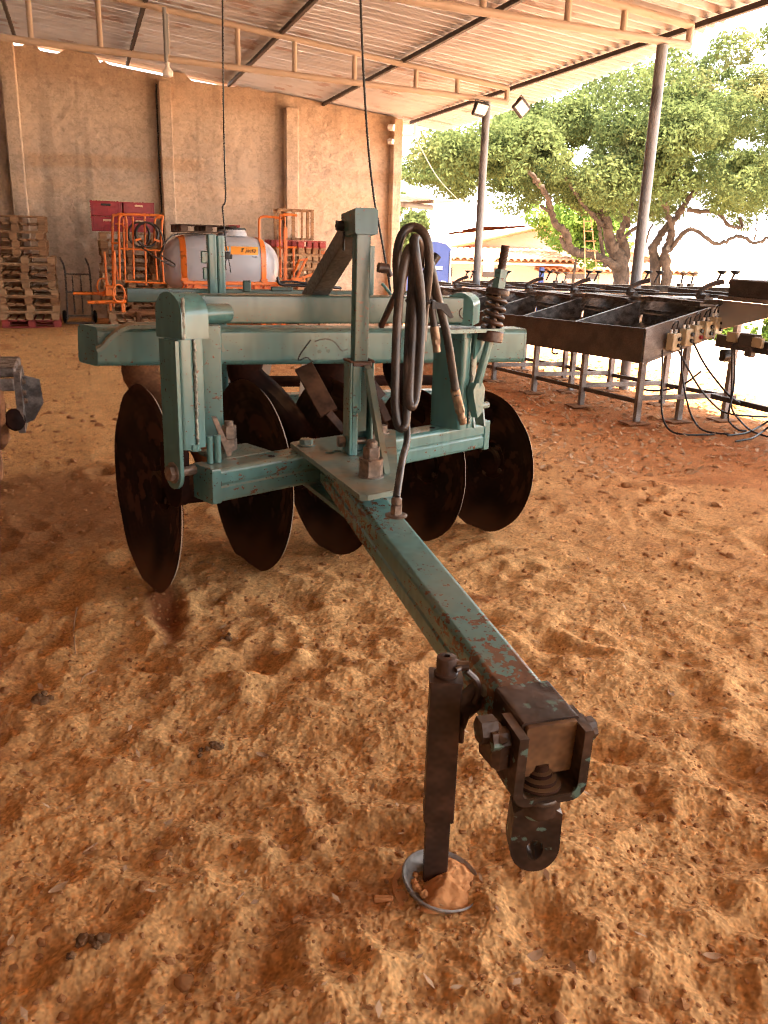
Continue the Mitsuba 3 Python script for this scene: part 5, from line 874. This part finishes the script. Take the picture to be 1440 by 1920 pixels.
# ---------------------------------------------------------------- litter and stones on the ground
mat('m_clod', lambda p, n, uv: mix((.24, .105, .04), (.42, .22, .10), noise(p.x * 30, p.y * 30, p.z * 30)), .95, spec=.1)
mat('m_dark_clod', lambda p, n, uv: mix((.075, .045, .026), (.24, .13, .065), noise(p.x * 60, p.y * 60, p.z * 60)), .95, spec=.1)
mat('m_dry_leaf', lambda p, n, uv: mix((.24, .12, .055), (.52, .34, .20), noise(p.x * 18, p.y * 18, p.z * 18)), .8)
r6 = np.random.default_rng(5)
def scatter(n, fx, size, seed, flat=.6):
    r = np.random.default_rng(seed); ic = trimesh.creation.icosphere(1); V0, F0 = np.array(ic.vertices), np.array(ic.faces); Vs, Fs = [], []
    X = fx(r, n); Z = ground_h(X[:, 0], X[:, 1])
    for k in range(len(X)):
        s = size * r.lognormal(0, .55); a = Rz(r.uniform(0, 360)); v = V0 * (1 + r.uniform(-.28, .28, (len(V0), 1))); v = v * s * r.uniform(.6, 1.2, 3) * [1, 1, flat]
        Vs.append(v @ a.T + [X[k, 0], X[k, 1], Z[k] + s * .15]); Fs.append(F0 + k * len(V0))
    return mesh(np.vstack(Vs), np.vstack(Fs))
def near(r, n):
    d = r.uniform(1.0, 6.5, n) ** 1.0; t = np.radians(r.uniform(-16, 54, n)); return np.stack([d * np.sin(t), d * np.cos(t)], -1)
def floor(r, n):
    d = r.uniform(4.5, 13, n); t = np.radians(r.uniform(-12, 42, n)); return np.stack([d * np.sin(t), d * np.cos(t)], -1)
def under(r, n): return np.stack([r.uniform(2.6, 6.2, n), r.uniform(4.2, 10.5, n)], -1)
put('soil_clods', scatter(11000, near, .0036, 1), 'm_clod', 40); labels['soil_clods'] = {'label': 'small clods and pebbles scattered over the churned sand', 'category': 'clods', 'kind': 'stuff'}
put('soil_clods_001', scatter(2600, floor, .010, 2), 'm_clod', 40); labels['soil_clods_001'] = {'label': 'small clods strewn over the trodden floor further back', 'category': 'clods', 'kind': 'stuff'}; used['soil_clods'] = 1
def blades(n, fx, size, seed):
    r = np.random.default_rng(seed); X = fx(r, n); Z = ground_h(X[:, 0], X[:, 1]); a = r.uniform(0, 6.28, n); L = size * r.uniform(.5, 1.5, n); t = r.normal(0, .35, n)
    u = np.stack([np.cos(a), np.sin(a), t], -1) * L[:, None]; v = np.stack([-np.sin(a), np.cos(a), r.normal(0, .4, n)], -1) * (L * .4)[:, None]; P = np.stack([X[:, 0], X[:, 1], Z + .012], -1)
    V = np.stack([P - u, P + v, P + u, P - v], 1).reshape(-1, 3); i = np.arange(n) * 4; return mesh(V, np.vstack([np.stack([i, i + 1, i + 2], 1), np.stack([i, i + 2, i + 3], 1)]))
put('leaf_litter', blades(5200, under, .022, 9), 'm_dry_leaf', False); labels['leaf_litter'] = {'label': 'dry leaf litter on the red earth under the sorting machine', 'category': 'leaf litter', 'kind': 'stuff'}
put('straw_bits', blades(420, near, .012, 13), 'm_dry_leaf', False); labels['straw_bits'] = {'label': 'tiny bits of straw and leaf in the sand of the foreground', 'category': 'straw', 'kind': 'stuff'}
# soil heaped on the jack foot
t = thing('soil_clump', 'orange soil clump lying in the dish foot of the parking jack', 'soil clump')
nr_, na_ = 26, 72; RR_, AA_ = np.meshgrid(np.linspace(0, 1, nr_), np.linspace(0, 2 * np.pi, na_, endpoint=False), indexing='ij'); hx, hy = .100 * RR_ * np.cos(AA_), .092 * RR_ * np.sin(AA_)
side_ = smooth(-.045, .01, hx * .80 - hy * .60 + .02 * (meshkit.fbm(np.stack([hx * 40, hy * 40, 0 * hx], -1), 3, 2) - .5))
hz_ = .001 - .006 * RR_ ** 4 + side_ * (.034 * (1 - RR_ ** 2.5) + .012 * (meshkit.fbm(np.stack([hx * 55, hy * 55, 0 * hx], -1), 4, 5) - .3) + .007 * (meshkit.fbm(np.stack([hx * 170, hy * 170, 0 * hx], -1), 3, 6) - .5)) - .006 * (1 - side_)
i, j = np.meshgrid(np.arange(nr_ - 1), np.arange(na_), indexing='ij'); j2 = (j + 1) % na_; a, b, c, d = i * na_ + j, i * na_ + j2, (i + 1) * na_ + j2, (i + 1) * na_ + j
fr = frame(unit((.14, -.12, 1)), (0, 1, 0)); ux_ = unit(np.cross((0, 1, 0), fr[2])); uy_ = np.cross(fr[2], ux_)
put(t, mesh((np.array([.622, 1.352, .012]) + hx[..., None] * ux_ + hy[..., None] * uy_ + hz_[..., None] * fr[2]).reshape(-1, 3), np.vstack([np.stack([a, d, c], -1).reshape(-1, 3), np.stack([a, c, b], -1).reshape(-1, 3)])), 'm_clump', True)
for k in range(14):
    v2 = trimesh.creation.icosphere(2); q = np.array(v2.vertices); q = q * rng.uniform(.004, .010) * (1 + 1.2 * (meshkit.fbm(q * 2 + k, 3, k) - .5)[:, None]); a = rng.uniform(2.4, 5.6)
    part(t, 'lump', mesh(q + [.622 + .055 * math.cos(a), 1.352 + .05 * math.sin(a), .026], v2.faces), 'm_clump', 50)
mat('m_clump', lambda p, n, uv: mix((.40, .16, .055), (.62, .30, .13), fbm(p.x * 60, p.y * 60, p.z * 60, 4)), .95, spec=.1, bump=lambda p, n, uv: .004 * fbm(p.x * 120, p.y * 120, p.z * 120, 4))
t0 = 0
t = thing('brick_chip', 'small reddish brick chip in the sand left of the jack foot', 'brick chip'); o = np.array((0.497, 1.351, 0.012)); put(t, wobble(cbox(o, (.040, .014, .012), .003, Rz(-20)).subdivide(), .002, 60), 'm_clump', 25)
def leaf_thing(p, s, rz, lab):
    t = thing('dry_leaf', lab, 'leaf', 'dry leaves on the sand'); u = np.linspace(-1, 1, 9); w = (1 - np.abs(u) ** 2.2) * .42; a = math.radians(rz)
    V = np.vstack([np.stack([u, w, .12 * u ** 2 + .14], -1), np.stack([u, 0 * u, .16 * u ** 2], -1), np.stack([u, -w, .12 * u ** 2 + .10], -1)]) * s; V = V @ Rz(rz).T + np.array([p[0], p[1], gz(p[0], p[1]) + .004])
    i = np.arange(8); F = np.vstack([np.stack([i + o_, i + o_ + 9, i + o_ + 10], 1) for o_ in (0, 9)] + [np.stack([i + o_, i + o_ + 10, i + o_ + 1], 1) for o_ in (0, 9)])
    put(t, mesh(V, F), 'm_dry_leaf', True)
leaf_thing((-0.136, 1.577, 0.010), .022, 30, 'pale dry leaf near the left edge of the foreground'); leaf_thing((1.062, 1.032, 0.010), .020, -20, 'grey curled leaf at lower right of the foreground')
leaf_thing((0.726, 1.126, 0.010), .024, 15, 'long curled leaf below the hitch eye'); leaf_thing((0.362, 1.954, 0.010), .020, -40, 'brown leaf left of the jack in the middle of the sand')
leaf_thing((0.820, 1.077, 0.010), .018, 60, 'pale leaf between the two lower right leaves'); leaf_thing((-0.220, 1.468, 0.010), .014, 75, 'small reddish leaf by the bottom left corner'); leaf_thing((0.102, 1.771, 0.010), .013, 20, 'tiny orange leaf in the left part of the sand')
leaf_thing((1.607, 1.897, 0.010), .022, 70, 'brown leaf in the sand right of the drawbar')
for p, s, lab in (((-0.205, 2.403, 0.010), .030, 'dark lump of dry dung half buried left of the plough'), ((-0.080, 1.406, 0.010), .026, 'dark lump of earth at the lower left'), ((0.241, 2.029, 0.010), .022, 'dark lump of earth between the left discs and the jack'), ((0.373, 2.638, 0.010), .020, 'dark clod in the tyre marks before the left discs')):
    t = thing('dark_clod', lab, 'clod'); ms = []
    for k in range(6):
        m = trimesh.creation.icosphere(3); q = np.array(m.vertices); q = q * (1 + 1.1 * (meshkit.fbm(q * 2.2 + p[0] + k, 4, 3) - .5)[:, None]) * (s * np.array([.62, .5, .42]) * (1 if k < 2 else .55)); cx, cy = p[0] + rng.normal(0, s * .75), p[1] + rng.normal(0, s * .5)
        ms.append(mesh(q @ Rz(60 * k).T + [cx, cy, gz(cx, cy) + s * .10], m.faces))
    put(t, ms, 'm_dark_clod', 50)
def twig(pts, lab): t = thing('twig', lab, 'twig', 'twigs on the sand'); put(t, tube(spline([np.array([q[0], q[1], gz(q[0], q[1]) + .006]) for q in pts], 5), .0022, 6), 'm_dry_leaf', 40)
twig([(0.211, 1.445, 0.000), (0.228, 1.462, 0.000)], 'pale splinter in the sand below the tyre marks'); twig([(-0.095, 2.484, 0.000), (-0.080, 2.542, 0.000), (-0.044, 2.576, 0.000)], 'thin root lying at the left of the sand'); twig([(-0.108, 2.670, 0.000), (-0.113, 2.878, 0.000), (-0.103, 3.013, 0.000)], 'thin pale root left of the first disc'); twig([(-0.090, 1.720, 0.000), (-0.059, 1.737, 0.000)], 'thin dry stalk in the left foreground')
